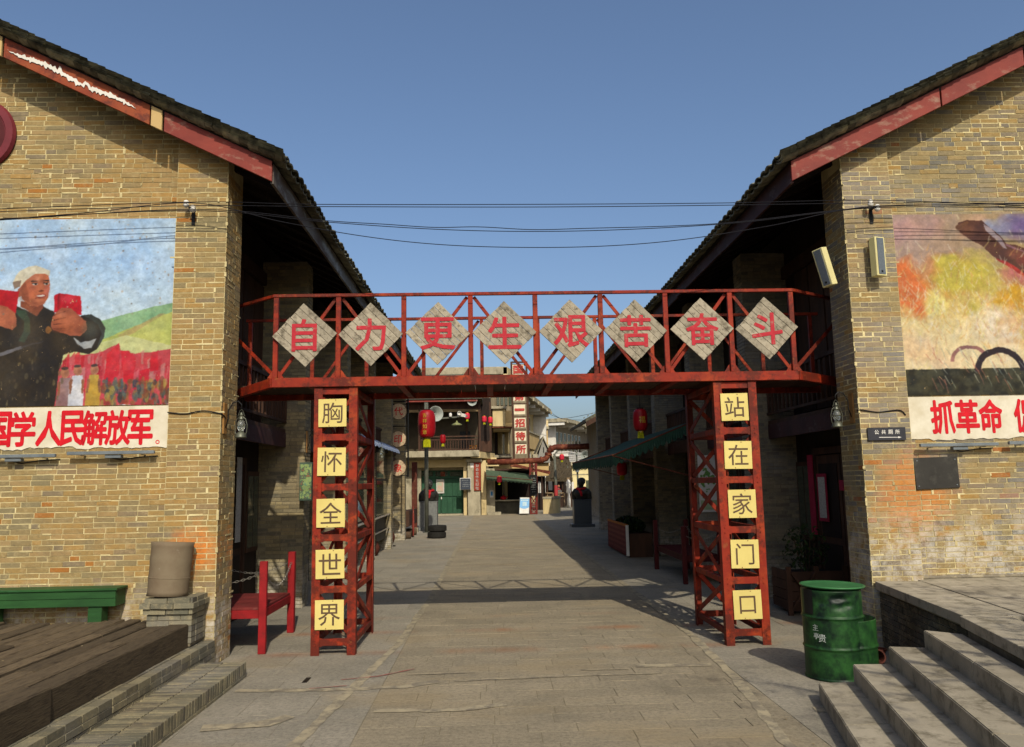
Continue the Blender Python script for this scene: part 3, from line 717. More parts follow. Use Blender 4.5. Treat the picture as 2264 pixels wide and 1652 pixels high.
def panel_grid(name, cv, x0, x1, z1, z0, y, th, m, thick=.006):
    """painted panel: one flat sheet, colours held per point"""
    w, h = cv.w, cv.h
    X = np.linspace(x0, x1, w); Z = np.linspace(z1, z0, h); gx, gz = np.meshgrid(X, Z)
    V = np.stack([gx, np.full_like(gx, y), gz], -1).reshape(-1, 3)-np.array(th.L)
    i = np.arange(w*h).reshape(h, w); F = np.stack([i[1:, :-1], i[1:, 1:], i[:-1, 1:], i[:-1, :-1]], -1).reshape(-1, 4)
    me = bpy.data.meshes.new(name); me.vertices.add(len(V)); me.vertices.foreach_set('co', V.ravel())
    me.loops.add(F.size); me.loops.foreach_set('vertex_index', F.ravel()); me.polygons.add(len(F))
    me.polygons.foreach_set('loop_start', np.arange(0, F.size, 4)); me.polygons.foreach_set('loop_total', np.full(len(F), 4)); me.update()
    at_ = me.color_attributes.new('paint', 'FLOAT_COLOR', 'POINT')
    c = np.clip(cv.c/255, 0, 1); c = np.where(c <= .04045, c/12.92, ((c+.055)/1.055)**2.4)
    at_.data.foreach_set('color', np.concatenate([c, np.ones((h, w, 1))], -1).astype(np.float32).ravel())
    me.materials.append(m); o = bpy.data.objects.new(name, me); COL.objects.link(o); o.parent = th.root; return o
m = NM('mural_paint'); a = m.n('ShaderNodeVertexColor', layer_name='paint'); col = m.mix(1.0, a.outputs[0], '#dcdcdc', 'MULTIPLY')
col = m.mix(m.math('MULTIPLY', m.step(m.noise(14, 6, rough=.8), .64, .69), .7), col, '#b09468'); m.bump(m.noise(40, 4), .25, .003); M_mural = m.out(col, .75)
# left mural: soldiers holding red books before a hill and red flags (zoom pixel frame)
cv = Canvas(560, 470, -760, 1865, -350, 1652, 3)
cv.c[:] = (150, 180, 212); h, w = cv.h, cv.w
cv.soft((vnoise(h, w, 4, 5)-.45)*3, (186, 203, 214)); cv.soft((vnoise(h, w, 9, 6)-.5)*3, (170, 193, 218)); cv.soft((cv.Y-100)/900, (190, 204, 208))
cv.fill([(1050, 760), (1300, 700), (1600, 620), (1900, 560), (1900, 1200), (900, 1200), (1050, 900)], (110, 150, 112), (140, 172, 130), 10)
cv.fill([(1100, 960), (1500, 800), (1900, 640), (1900, 1200), (1000, 1200)], (158, 166, 88), (175, 178, 104), 9)
cv.fill([(1250, 930), (1700, 690), (1760, 690), (1330, 950)], (160, 130, 88), (150, 150, 95), 12, amt=.7)
cv.fill([(1000, 1010), (1350, 920), (1600, 980), (1900, 1040), (1900, 1220), (650, 1220), (700, 1100)], (190, 190, 140), (170, 175, 118), 9)
fl = (-200, 1080)
cv.fill([(600, 1652), (640, 1300), (690, 1180), (830, 1120), (900, 1120), (1030, 1110), (1180, 1050), (1275, 1000), (1290, 1080), (1450, 1110), (1600, 1100), (1860, 1060), (1900, 1652)], (185, 78, 86), (168, 50, 58), 26)
r2 = random.Random(4)
for k in range(70):
    x = r2.uniform(660, 1860); y = r2.uniform(1100, 1420); ww = r2.uniform(20, 60); hh = r2.uniform(60, 180)
    cv.fill([(x, y), (x+ww, y-r2.uniform(10, 50)), (x+ww*.9, y+hh), (x+ww*.2, y+hh)], r2.choice([(178, 28, 42), (190, 50, 60), (200, 100, 104), (196, 130, 124)]), None, 20, amt=.75)
for p in ([(1150, 1120), (1270, 1000), (1280, 1340), (1130, 1480)], [(1290, 1090), (1380, 1080), (1460, 1160), (1450, 1280), (1330, 1300)], [(1500, 1290), (1610, 1260), (1590, 1460), (1500, 1600)], [(1330, 1300), (1440, 1270), (1440, 1420), (1340, 1420)], [(1620, 1110), (1700, 1080), (1700, 1300), (1610, 1300)]):
    cv.fill(p, (182, 24, 38), (186, 60, 68), 16)
for k in range(150):
    x = r2.uniform(1120, 1850); y = r2.uniform(1400, 1640)
    cv.ell(x, y, r2.uniform(10, 32), r2.uniform(20, 60), r2.choice([(70, 88, 92), (50, 62, 70), (150, 100, 60), (120, 70, 50), (160, 140, 70), (90, 100, 88), (150, 60, 50)]), amt=.7)
for x, y, b1, b2 in ((722, 1300, (120, 84, 84), (150, 130, 130)), (850, 1280, (205, 205, 208), (180, 182, 190)), (1028, 1275, (176, 150, 70), (160, 118, 40))):
    cv.fill([(x-55, y+60), (x+50, y+55), (x+75, y+200), (x+70, 1660), (x-85, 1660), (x-80, y+220)], b1, b2, 14)
    cv.ell(x-2, y+5, 44, 56, (172, 118, 88), (150, 98, 72)); cv.ell(x-6, y-42, 38, 16, (76, 58, 54)); cv.glow(x+12, y+10, 30, 40, (120, 74, 56), .5); cv.line(x-60, y+110, x-66, y+240, 16, (140, 92, 68)); cv.line(x+58, y+110, x+62, y+240, 16, (140, 92, 68))
# soldier
J1, J2 = (52, 45, 36), (34, 29, 25)
cv.fill([(-760, 900), (-300, 760), (0, 800), (160, 590), (380, 700), (440, 600), (560, 650), (700, 850), (860, 700), (960, 688), (1050, 735), (1120, 830), (1105, 950), (1045, 1060), (960, 1115), (800, 1085), (690, 1115), (650, 1300), (625, 1660), (-760, 1660)], J1, J2, 10)
cv.fill([(860, 700), (960, 690), (1060, 740), (1122, 840), (1100, 960), (1040, 1060), (1080, 900), (1040, 800), (960, 740)], (62, 66, 60), (46, 48, 44))
cv.fill([(785, 925), (850, 985), (950, 980), (1035, 950), (985, 1042), (900, 1052), (825, 1010)], (168, 170, 168), (130, 132, 132))
for k in range(90):
    x = r2.uniform(-300, 700); y = r2.uniform(880, 1640); cv.ell(x, y, r2.uniform(3, 16), r2.uniform(6, 40), r2.choice([(120, 106, 70), (98, 88, 62), (74, 62, 46)]), amt=.6)
cv.fill([(205, 540), (430, 560), (445, 610), (382, 705), (200, 600)], (134, 74, 50), (112, 60, 42))
cv.fill([(180, 400), (240, 320), (300, 250), (400, 232), (485, 250), (504, 400), (488, 500), (445, 575), (380, 602), (300, 585), (215, 520)], (168, 98, 68), (150, 82, 56), 9)
cv.fill([(180, 410), (240, 330), (270, 420), (290, 560), (215, 520)], (138, 76, 54), (122, 66, 46))
cv.ell(186, 445, 26, 48, (150, 84, 60), (120, 66, 48))
cv.line(305, 325, 375, 318, 9, (60, 40, 32)); cv.line(480, 322, 425, 325, 8, (60, 40, 32))
for g in ((330, 280, 110, 60, (184, 120, 90), .5), (300, 430, 90, 110, (178, 92, 66), .5), (470, 420, 46, 90, (176, 98, 92), .6), (230, 480, 60, 110, (112, 62, 44), .5), (350, 560, 120, 50, (120, 66, 48), .6),
          (420, 330, 40, 40, (120, 66, 46), .5), (330, 395, 50, 26, (122, 68, 48), .5), (455, 395, 34, 26, (126, 66, 54), .4), (400, 540, 50, 26, (184, 116, 84), .5), (370, 300, 36, 30, (196, 138, 106), .5)): cv.glow(*g)
for ex_ in (338, 462):
    cv.ell(ex_, 356, 26, 13, (190, 180, 170)); cv.ell(ex_+6, 356, 12, 12, (50, 40, 36)); cv.line(ex_-28, 346, ex_+28, 346, 5, (58, 38, 32))
cv.fill([(402, 345), (425, 350), (440, 420), (415, 445), (385, 430)], (176, 106, 76), (150, 84, 60)); cv.ell(408, 437, 30, 11, (110, 56, 40))
cv.ell(412, 487, 52, 20, (140, 62, 54)); cv.ell(408, 486, 44, 10, (206, 198, 186)); cv.line(360, 512, 450, 512, 6, (120, 60, 46))
cv.fill([(105, 330), (130, 270), (165, 215), (250, 170), (340, 153), (425, 180), (495, 215), (495, 265), (430, 238), (330, 245), (255, 315), (185, 385), (120, 415)], (205, 200, 178), (176, 168, 148), 8)
cv.fill([(105, 330), (200, 305), (185, 385), (120, 415)], (130, 112, 98), (110, 94, 84))
cv.fill([(552, 485), (600, 457), (838, 497), (862, 695), (568, 665)], (186, 30, 42), (166, 22, 34), 8); cv.line(598, 462, 606, 640, 6, (130, 18, 28))
cv.fill([(538, 800), (555, 700), (640, 615), (740, 620), (820, 690), (905, 760), (925, 860), (865, 912), (760, 912), (640, 885), (556, 850)], (156, 88, 62), (132, 70, 50), 10)
for k in range(4): cv.line(560+k*4, 700+k*46, 690, 655+k*62, 5, (98, 50, 38))
cv.ell(515, 850, 34, 38, (140, 92, 44))
for g in ((640, 690, 70, 40, (186, 116, 86), .6), (720, 760, 110, 60, (178, 104, 74), .5), (620, 850, 90, 46, (104, 54, 40), .6), (850, 850, 70, 50, (110, 60, 46), .6), (700, 520, 110, 50, (206, 70, 84), .5), (610, 560, 26, 110, (120, 16, 26), .6)): cv.glow(*g)
cv.fill([(140, 630), (250, 640), (310, 740), (325, 870), (270, 975), (200, 960), (255, 870), (250, 760), (180, 690)], (62, 84, 66), (44, 62, 50))
cv.fill([(-240, 430), (0, 418), (178, 440), (156, 665), (-200, 640)], (176, 28, 40), (150, 20, 32)); cv.fill([(-200, 620), (-60, 570), (60, 600), (150, 660), (178, 800), (135, 842), (-30, 800), (-180, 760)], (166, 98, 68), (140, 76, 54))
cv.fill([(-420, 1230), (240, 1015), (262, 1040), (-420, 1275)], (112, 112, 120), (88, 88, 96)); cv.line(250, 1030, 470, 965, 8, (60, 58, 62))
for g in ((300, 900, 200, 300, (82, 70, 52), .5), (80, 1350, 260, 260, (66, 58, 46), .5), (520, 1200, 120, 400, (30, 26, 24), .6), (960, 850, 110, 130, (86, 88, 74), .5), (-60, 660, 120, 70, (190, 122, 90), .5)): cv.glow(*g)
cv.ell(-430, 420, 150, 190, (160, 94, 66), (140, 78, 56)); cv.ell(-440, 270, 170, 110, (84, 96, 66), (66, 78, 54))
for k in range(150):
    x = r2.uniform(-300, 1850); y = r2.uniform(-340, 700)
    if 80 < x < 520 and y > 150: continue
    cv.ell(x, y, r2.uniform(3, 13), r2.uniform(3, 13), r2.choice([(176, 150, 128), (150, 130, 110), (190, 176, 160), (120, 110, 100)]), amt=.75)
mural = Thing('wall_mural', 'painted mural of a soldier in a white headscarf holding up red books', 'mural', (-5.2, 9.33, 4))
XL0 = at(-760*.2075, 700, 9.32).x
finish(cv, 91)
panel_grid('painting', cv, -6.56, -3.70, 5.17, 2.925, 9.326, mural, M_mural)
MB().box(-6.56, -3.701, 9.3265, 9.342, 2.926, 5.17).build('plaster_panel', M_white, mural)
# right mural
cv = Canvas(500, 430, 75, 1160+560, 92, 1520, 40)
h, w = cv.h, cv.w; X, Y = cv.X, cv.Y
cv.c[:] = (158, 134, 122)
cv.soft((X-250)/900, (150, 128, 90)); cv.soft((Y-480)/300, (190, 160, 88)); cv.soft((Y-650)/500, (206, 190, 140)); cv.soft((Y-850)/400, (208, 190, 150))
def blob(cx, cy, rx, ry, c, seed, k=1.2):
    xx = X+(vnoise(h, w, 7, seed+30)-.5)*rx*1.6; yy = Y+(vnoise(h, w, 7, seed+60)-.5)*ry*1.6; d = ((xx-cx)/rx)**2+((yy-cy)/ry)**2; cv.soft((1-d)*k*(.35+1.1*vnoise(h, w, 9, seed)), c)
blob(180, 640, 190, 260, (192, 104, 58), 1, 1.6); blob(480, 560, 180, 200, (172, 112, 66), 2); blob(700, 650, 330, 220, (176, 162, 68), 3, 1.5)
blob(1060, 790, 260, 160, (186, 142, 40), 4, 1.6); blob(250, 180, 260, 150, (172, 136, 130), 5); blob(820, 180, 200, 120, (186, 150, 124), 6)
blob(1000, 190, 260, 130, (132, 136, 156), 7, 1.6); blob(1160, 170, 200, 160, (104, 84, 124), 8, 1.1); blob(1090, 600, 180, 120, (168, 100, 96), 9, 1.3)
blob(420, 780, 120, 120, (206, 196, 120), 10); blob(300, 1130, 260, 220, (204, 178, 140), 11); blob(850, 1000, 300, 200, (212, 196, 170), 12); blob(1400, 900, 400, 500, (176, 120, 60), 13)
cv.fill([(635, 190), (650, 160), (720, 138), (830, 150), (900, 210), (960, 260), (1010, 340), (1080, 345), (1200, 400), (1500, 560), (1500, 760), (1200, 640), (1080, 560), (960, 480), (880, 430), (820, 350), (720, 290), (655, 240)], (92, 58, 46), (70, 42, 36), 10)
cv.fill([(840, 170), (900, 210), (970, 290), (1010, 380), (980, 370), (920, 290), (860, 230)], (160, 146, 150), (120, 100, 104)); cv.fill([(905, 450), (1000, 480), (1160, 600), (1158, 620), (1000, 520)], (168, 54, 50))
cv.line(650, 200, 720, 160, 24, (104, 68, 48)); cv.line(1010, 345, 1300, 480, 9, (130, 90, 100))
for g in ((720, 230, 80, 60, (120, 78, 58), .6), (860, 310, 70, 60, (60, 38, 34), .5), (1060, 420, 80, 50, (128, 74, 60), .6), (1150, 470, 90, 60, (150, 60, 52), .5)): cv.glow(*g)
for k in range(950):
    x = r2.uniform(90, 1500); y = r2.gauss(860, 210); a = r2.uniform(-2.4, -.7); L_ = r2.uniform(25, 90)
    cv.line(x, y, x+L_*math.cos(a), y+L_*math.sin(a), r2.uniform(3, 8), r2.choice([(222, 214, 168), (212, 198, 120), (222, 214, 196), (226, 218, 190), (200, 150, 84), (206, 160, 120)]), amt=.38)
cv.fill([(75, 1318), (2000, 1318), (2000, 1600), (75, 1600)], (62, 60, 44), (38, 37, 29), 30, var=1.2)
def arc(cx, cy, r0, r1, ky, a0, a1, c):
    d = np.hypot(X-cx, (Y-cy)*ky); an = np.degrees(np.arctan2(-(Y-cy)*ky, X-cx)); cv.fill((d > r0) & (d < r1) & (an > a0) & (an < a1), c, tuple(v*.75 for v in c))
arc(640, 1270, 125, 155, 1.15, 20, 175, (156, 110, 104)); arc(865, 1345, 150, 198, 1.05, 3, 182, (48, 38, 44))
for k in range(60):
    x = r2.uniform(300, 1300); y = r2.uniform(1150, 1420); cv.line(x, y, x+r2.uniform(20, 50), y+r2.uniform(40, 120), 4, r2.choice([(150, 160, 140), (170, 110, 90), (200, 196, 170)]), amt=.6)
mr = Thing('wall_mural', 'painted mural of a dark raised arm over orange and yellow flames', 'mural', (6, 9.44, 4))
finish(cv, 55)
panel_grid('painting', cv, 4.93, 4.93+1.76/1085*1645, 5.17, 2.90, 9.436, mr, M_mural)
MB().box(4.931, 4.93+1.76/1085*1645, 9.4365, 9.452, 2.901, 5.17).build('plaster_panel', M_white, mr)
# --------------------------------------------- slogan bands below the murals
def band(x0, x1, z0, z1, y, chars, xs, zc, h, label, dot=None):
    t = Thing('slogan_band', label, 'sign', ((x0+x1)/2, y, z0)); n = 60; rr = random.Random(int(x1*10)); b = []
    for i in range(n+1): b.append((x1+(x0-x1)*i/n, y, z0+rr.uniform(-.012, .012)+(.02 if 22 < i < 34 else 0)))
    MB().prism([(x0, y, z1), (x1, y, z1)]+b, (0, .012, 0)).build('painted_band', M_white, t)
    for ch, x in zip(chars, xs): text(MB(), ch, (x, y-.002, zc), GX, GZ, w=.275, h=h, bold=.04).build('character', M_charred2, t, fix=False)
    if dot:
        c = Vector((dot, y-.002, z0+.06)); mb = MB(); n = 20
        vs = [c+Vector((math.cos(2*math.pi*k/n)*r, 0, math.sin(2*math.pi*k/n)*r)) for r in (.014, .024) for k in range(n)]
        mb.add(vs, [(k, (k+1) % n, n+(k+1) % n, n+k) for k in range(n)]).build('full_stop', M_charred2, t, fix=False)
xs = [at(v, 945, 9.33).x for v in (5, 62, 112, 167, 221, 275, 323-9)]
xs = [-5.67+.0+(v-4)/190.0*1.0 for v in (4, 57, 113, 164, 212, 262, 311)]
band(-6.6, -3.71, 2.43, 2.912, 9.326, '国学人民解放军', xs, 2.665, .385, 'white slogan band with red characters under the soldier mural', dot=-3.85)
band(4.95, 8.0, 2.37, 2.885, 9.437, '抓革命促生产', [5.44, 5.74, 6.03, 6.46, 6.8, 7.14], 2.64, .385, 'white slogan band with red characters under the flame mural')
# ================================================================== LEFT FOREGROUND
M_brStep = brick_mat('step_brick', [(0, '#686453'), (.3, '#5a584a'), (.6, '#76705a'), (.85, '#504e45')], warmth=.1, grey=.3)
st_ = Thing('brick_steps', 'two grey brick steps with rowlock edge leading up to the timber deck', 'steps', (-3, 7, 0))
def rowlock_step(x1, x0, y1, z0, z1, name, flat):
    core = MB().box(x0, x1-.013, 2.5, y1-.013, z0, z1-.009).build(name, mortar_mat('step_mortar', '#b8ad92', '#8a806a'), st_); ms = []; r = random.Random(int(-x1*100))
    y = y1; hz = .027 if flat else .056; tp = .058 if flat else .115
    while y > 2.8:
        w = .064 if not flat else .24
        x = x1; k = 0
        dx = .24 if not flat else .118
        while x > x0+.01:
            ww = min(dx, x-x0)
            ms.append(M4((x-ww/2, y-w/2, z1-hz+r.uniform(-.003, .003)+.0015), (ww/2-.006, r.uniform(-.002, .002), 0), (0, w/2-.0075, 0), (0, 0, hz)))
            x -= ww; k += 1
        y -= w
    nc = int((z1-tp-z0)/.058+.5)
    for c in range(nc):
        y = y1-(.12 if c % 2 else 0)
        while y > 2.8:
            ms.append(M4((x1-.05, y-.12, z1-tp-.029-c*.058), (.05+r.uniform(-.003, .003), 0, 0), (0, .113, 0), (0, 0, .025))); y -= .24
    for c in range(nc+1):
        x = x1
        while x > x0: ms.append(M4((x-.12, y1-.05+r.uniform(-.003, .003), z1-.029-c*.058-(.0 if c == 0 else .0)), (.115, 0, 0), (0, .051, 0), (0, 0, .025))) if c else None; x -= .24
    return core, ms
for args in ((-2.58, -3.2, 8.72, 0, .145, 'lower_step', False), (-3.07, -3.55, 9.19, 0, .285, 'upper_step', True)):
    core, ms = rowlock_step(*args); a, b = split(ms, 150); singles('brick', a, M_brStep, st_, core); joined('far_bricks', b, M_brStep, st_, core)
dk = Thing('timber_deck', 'dark deck of old railway sleepers in front of the left mural wall', 'deck', (-4.9, 7.5, .28))
MB().box(-7.5, -3.42, 2.6, 9.3, 0, .29).build('deck_base', mat('dark_earth', '#1c1813', '#15110d', 8), dk)
rr = random.Random(8); x = -3.225; k = 0
while x > -7.2:
    w = rr.uniform(.17, .225) if k else .24; y = 9.1 if k == 0 else 9.22-rr.uniform(0, .08); first = [2.98, 1.3, 2.4, .9, 2.9][k % 5]
    j = 0
    while y > 2.8:
        L_ = 2.98 if k == 0 else (first if j == 0 else rr.uniform(2.4, 3.0)); z1 = .525+rr.uniform(-.012, .008)+(.012 if k == 0 else 0); z0 = .29
        dx = rr.uniform(-.008, .008)+(rr.uniform(-.012, .02) if k == 0 else 0)
        mb = MB(); n = max(3, int(L_/.35)); ys = [y-(L_-.012)*i/n for i in range(n+1)]
        vs = []; 
        for yy in ys:
            e = [rr.uniform(-.006, .006) for _ in range(4)]
            vs += [(x+dx+e[0], yy, z0), (x+dx+e[1], yy, z1-.012+e[1]*.5), (x+dx-.014+e[0], yy, z1+e[2]*.6), (x-w+.05, yy, z1+e[3]*.6), (x-w+.036+e[0], yy, z1-.016), (x-w+.036, yy, z0)]
        fs = [tuple(i*6+q for q in (0, 1, 7, 6)) for i in range(0)]
        for i in range(n):
            for q in range(6): fs.append((i*6+q, i*6+(q+1) % 6, (i+1)*6+(q+1) % 6, (i+1)*6+q))
        fs += [tuple(range(6)), tuple(n*6+q for q in range(6))[::-1]]
        mb.add(vs, fs).build('sleeper', M_sleeper, dk); y -= L_; j += 1
    x -= w; k += 1
# brick ledge against the corner pier
lg = Thing('brick_ledge', 'stepped brick ledge at the foot of the left corner pier', 'ledge', (-3.6, 8.9, .28))
MB().box(-3.66, -3.205, 8.80, 9.215, .3, .785).build('ledge_core', M_mortS, lg); ms = []
for c, (z, o) in enumerate([(.36, 0), (.42, 0), (.48, 0), (.54, 0), (.60, 0), (.665, .03), (.725, .06), (.775, .02)]):
    x0, x1, y0 = -3.67-o, -3.19+o*.6, 8.79-o
    x = x0+(.0 if c % 2 else -.0); n = 0
    while x < x1-.02:
        w = min(.24 if (c+n) % 2 or n else .12, x1-x); ms.append(M4((x+w/2, y0+.06, z), (w/2-.004, R_.uniform(-.003, .003), 0), (0, .06, 0), (R_.uniform(-.002, .002), 0, .026))); x += w; n += 1
    y = y0+.125
    while y < 9.2:
        w = min(.22, 9.205-y); ms.append(M4((x1-.055, y+w/2, z), (.055, 0, 0), (0, w/2-.004, 0), (0, 0, .026))); y += w
singles('brick', ms, M_brStep, lg)
ms = [M4((-3.67+.12+.24*i, 9.0+.11*j, .765), (.115, 0, 0), (0, .052, 0), (0, 0, .028)) for i in range(2) for j in range(2)]; singles('brick', ms, M_brStep, lg)
# clay cylinder on the ledge
cy = Thing('clay_cylinder', 'grey brown clay drain pipe section standing on the brick ledge', 'pipe section', (-3.525, 8.96, .805))
M_ = Matrix.Rotation(rad(2.5), 3, 'Y') @ Matrix.Rotation(rad(-4), 3, 'X')
pr = []
H_ = .57
for i in range(13):
    z = H_*i/12; pr.append((.205+.012*z/H_+(.006 if i in (0, 12) else 0)+(.004 if i in (4, 8) else 0), z))
inn = [(r-.022, z) for r, z in pr[::-1]]
MB().lathe(pr+inn+[pr[0]], 40, cy.L, M_).build('pipe_wall', M_clay, cy, smooth=True)
for z in (.19, .4): MB().lathe([(.214, z-.006), (.2165, z), (.214, z+.006)], 40, cy.L, M_).build('seam', M_clay, cy)
# green bench
gb = Thing('green_bench', 'long green wooden bench against the mural wall on the timber deck', 'bench', (-5.2, 9.18, .53))
for i in range(2): MB().box(-6.6, -4.11, 9.05+i*.135, 9.183+i*.135, .862, .887).build('seat_board', M_green, gb, bevel=.003)
MB().box(-6.58, -4.13, 9.075, 9.095, .69, .774).build('apron_board', M_green, gb, bevel=.003); MB().box(-6.58, -4.13, 9.07, 9.092, .777, .861).build('apron_board', M_green, gb, bevel=.003)
MB().box(-4.15, -4.13, 9.096, 9.31, .69, .861).build('end_board', M_green, gb, bevel=.003)
for x in (-4.36, -5.5, -6.45): MB().box(x-.075, x+.075, 9.1, 9.25, .50, .689).build('leg', M_green, gb, bevel=.004)
# red bench with chains
def chain(pts, n, th, m, r=.0035, l=.022):
    pts = [Vector(p) for p in pts]
    def P(t):
        a, b, sag = pts[0], pts[1], pts[2].x; q = a.lerp(b, t); q.z -= sag*4*t*(1-t); return q
    mb = MB()
    for i in range(n):
        a, b = P(i/n), P((i+1)/n); d = (b-a); c = (a+b)/2; L_ = d.length*.68; d.normalize()
        s_ = d.cross(Vector((0, 0, 1))).normalized(); u = s_.cross(d); s_ = s_ if i % 2 else u
        mb.tube([c+d*L_*math.cos(t)*.95+s_*L_*.42*math.sin(t) for t in [2*math.pi*k/10 for k in range(11)]], r, 5, cap=False)
    return mb.build('chain', m, th)
M_chain = mat('chain_steel', '#8f8b80', '#77736a', 9, .4, metal=.6)
def red_bench(x0, x1, y0, y1, label, m=M_redwood):
    t = Thing('red_bench', label, 'bench', ((x0+x1)/2, (y0+y1)/2, 0), 'red plank benches with chain backs')
    n = 6
    for i in range(n):
        a = y0+.02+(y1-y0-.04)*i/n; b = y0+.02+(y1-y0-.04)*(i+1)/n
        MB().box(x0, x1-.01, a+.002, b-.002, .5, .53).build('seat_plank', m if m is not M_redwood else mat('grazing_lit_red_seat', '#6e2a26', '#54201d', 5, .7, '#7d5048', 6, (.6, .8)), t, bevel=.002)  # browner seat red: the look of grazing light put into the colour
    for y in (y0+.01, y1-.06): MB().box(x0, x1, y, y+.05, .4, .498).build('seat_rail', m, t, bevel=.003)
    for x in (x0+.02, x1-.05): MB().box(x, x+.05, y0+.062, y1-.062, .4, .498).build('seat_rail', m, t, bevel=.003)
    P = {}
    for i, x in enumerate((x0, x1)):
        for j, y in enumerate((y0, y1)):
            o = MB().box(x-.045, x+.045, y-.05 if j == 0 else y-.04, y+.008 if j == 0 else y+.05, 0, 1.07)
            o.build('post', m, t, bevel=.006); P[i, j] = Vector((x, y, .93))
    chain([P[1, 0]+Vector((0, .03, 0)), P[1, 1]-Vector((0, .04, 0)), Vector((.22, 0, 0))], 34, t, M_chain)
    chain([P[0, 0]+Vector((.03, 0, -.03)), P[1, 0]-Vector((.04, 0, 0)), Vector((.1, 0, 0))], 24, t, M_chain)
    chain([P[0, 1]+Vector((.03, 0, -.03)), P[1, 1]-Vector((.04, 0, 0)), Vector((.12, 0, 0))], 24, t, M_chain)
red_bench(-3.72, -2.74, 9.86, 11.2, 'bright red wooden bench with tall posts and chains beside the left gate tower')
red_bench(3.62, 4.3, 15.3, 17.9, 'red bench in deep shade behind the right gate tower with sagging chain', mat('shade_dark_red_wood', '#4d1616', '#3a1110', 5, .7))  # darker copy of the bench red, deep shade put into the colour
# ================================================================== RIGHT FOREGROUND: steps, terrace
D5 = Vector((-math.sin(rad(13.8)), -math.cos(rad(13.8)), 0))
SP = [(2.86, 7.27), (3.18, 7.275), (3.50, 7.25), (3.78, 7.16), (3.99, 6.94)]
ss = Thing('stone_steps', 'grey stone staircase of five treads rising to the right hand terrace', 'steps', (3.4, 6, 0))
for k in range(4):
    a, b = Vector((*SP[k], 0)), Vector((*SP[k+1], 0)); z = .15*(k+1)
    for j in range(4):
        t0, t1 = j*1.25+.0015, (j+1)*1.25-.0015
        p = [a+D5*t0, a+D5*t1, b+D5*t1+Vector((.012, 0, 0)), b+D5*t0+Vector((.012, 0, 0))]
        MB().prism([q+Vector((0, 0, .0)) for q in p], (0, 0, z)).build('step_block', M_stepst, ss, bevel=.007, seg=2)
te = Thing('terrace', 'raised grey slab terrace in front of the flame mural', 'terrace', (6, 8, 0))
e0, e1 = Vector((4.395, 9.30, 0)), Vector((4.03, 6.96, 0)); s5 = Vector((*SP[4], 0))
MB().prism([e0+Vector((.05, 0, 0)), e1+Vector((.06, .02, 0)), s5+Vector((.06, 0, 0)), s5+D5*5, Vector((12, 2, 0)), Vector((12, 9.44, 0))], (0, 0, .655)).build('terrace_core', M_mortS, te)
# paving on the terrace: slabs cut along the edge
rt = random.Random(2)
nU = (e1-e0).normalized(); nV = Vector((-nU.y, nU.x, 0))
def slab(p, z0=.66, z1=.75): MB().prism([Vector((q.x, q.y, z0)) for q in p], (0, 0, z1-z0)).build('terrace_slab', M_stepst, te, bevel=.004)
L0 = (e1-e0).length
for j in range(3):
    a, b = e0+nU*(L0*j/3+.002), e0+nU*(L0*(j+1)/3-.002); slab([a, b, b+nV*.5, a+nV*.5])
for j in range(4):
    a, b = s5+D5*(1.25*j+.002), s5+D5*(1.25*(j+1)-.002); w = Vector((.42, 0, 0)); slab([a, b, b+w, a+w])
y = 9.44
while y > 2:
    d = rt.uniform(.55, .75)
    if y > 6.96 and y-d < 7.3: d = y-6.955
    xl = lambda yy: (e0+nU*((9.3-min(yy, 9.3))/abs(nU.y))).x+.53 if yy > 6.95 else (s5+D5*((s5.y-yy)/abs(D5.y))).x+.43
    x = max(xl(y), xl(y-d))+.0; first = True
    while x < 12:
        w = rt.uniform(.8, 1.2)
        if first: slab([Vector((xl(y)+.003, y-.002, 0)), Vector((xl(y-d)+.003, y-d+.002, 0)), Vector((x+w, y-d+.002, 0)), Vector((x+w, y-.002, 0))]); first = False
        else: slab([Vector((x+.003, y-.002, 0)), Vector((x+.003, y-d+.002, 0)), Vector((x+w, y-d+.002, 0)), Vector((x+w, y-.002, 0))])
        x += w
    y -= d
# retaining face under the terrace edge: mossy brick, its shade put into the dark colour
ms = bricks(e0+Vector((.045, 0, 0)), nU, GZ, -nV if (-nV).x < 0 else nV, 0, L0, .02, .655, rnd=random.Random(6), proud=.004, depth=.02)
joined('retaining_bricks', ms, brick_mat('mossy_shade_brick', [(0, '#3c3a2f'), (.4, '#34332b'), (.8, '#4a4638')], warmth=.05, grey=.2), te, kind=None)
MB().prism([Vector((4.4, 9.41, .75)), Vector((5.0, 9.40, .75)), Vector((9, 9.38, .75)), Vector((9, 9.449, .75)), Vector((4.4, 9.449, .75))], (0, 0, .03)).build('mortar_skirt', M_strip, te, bevel=.008)
# ---------------------------------------------  green oil drum bin
dr = Thing('oil_drum_bin', 'dented green steel drum bin with flat lid beside the stone steps', 'bin', (3.37, 8.1, 0))
def dent(o, c, r, d, nrm):
    for v in o.data.vertices:
        q = Vector(v.co)+dr.L-Vector(c); k = math.exp(-(q.length/r)**2)
        v.co += Vector(nrm)*d*k*(1+.5*math.sin(q.z*60))
def drum(cx, cy_, r, z0, z1, ribs, hole=None):
    pr = [(r*.985, z0), (r+.008, z0+.006), (r+.008, z0+.018), (r, z0+.026)]
    z = z0+.03
    while z < z1-.02:
        k = max([math.exp(-((z-q)/.011)**2) for q in ribs]+[0]); pr.append((r+.013*k, z)); z += .0075
    pr += [(r, z1-.012)]
    return pr
b_ = MB().lathe(drum(3.37, 8.1, .283, 0, .86, (.30, .59)), 56, dr.L); o = b_.build('drum_body', M_drum, dr, smooth=True)
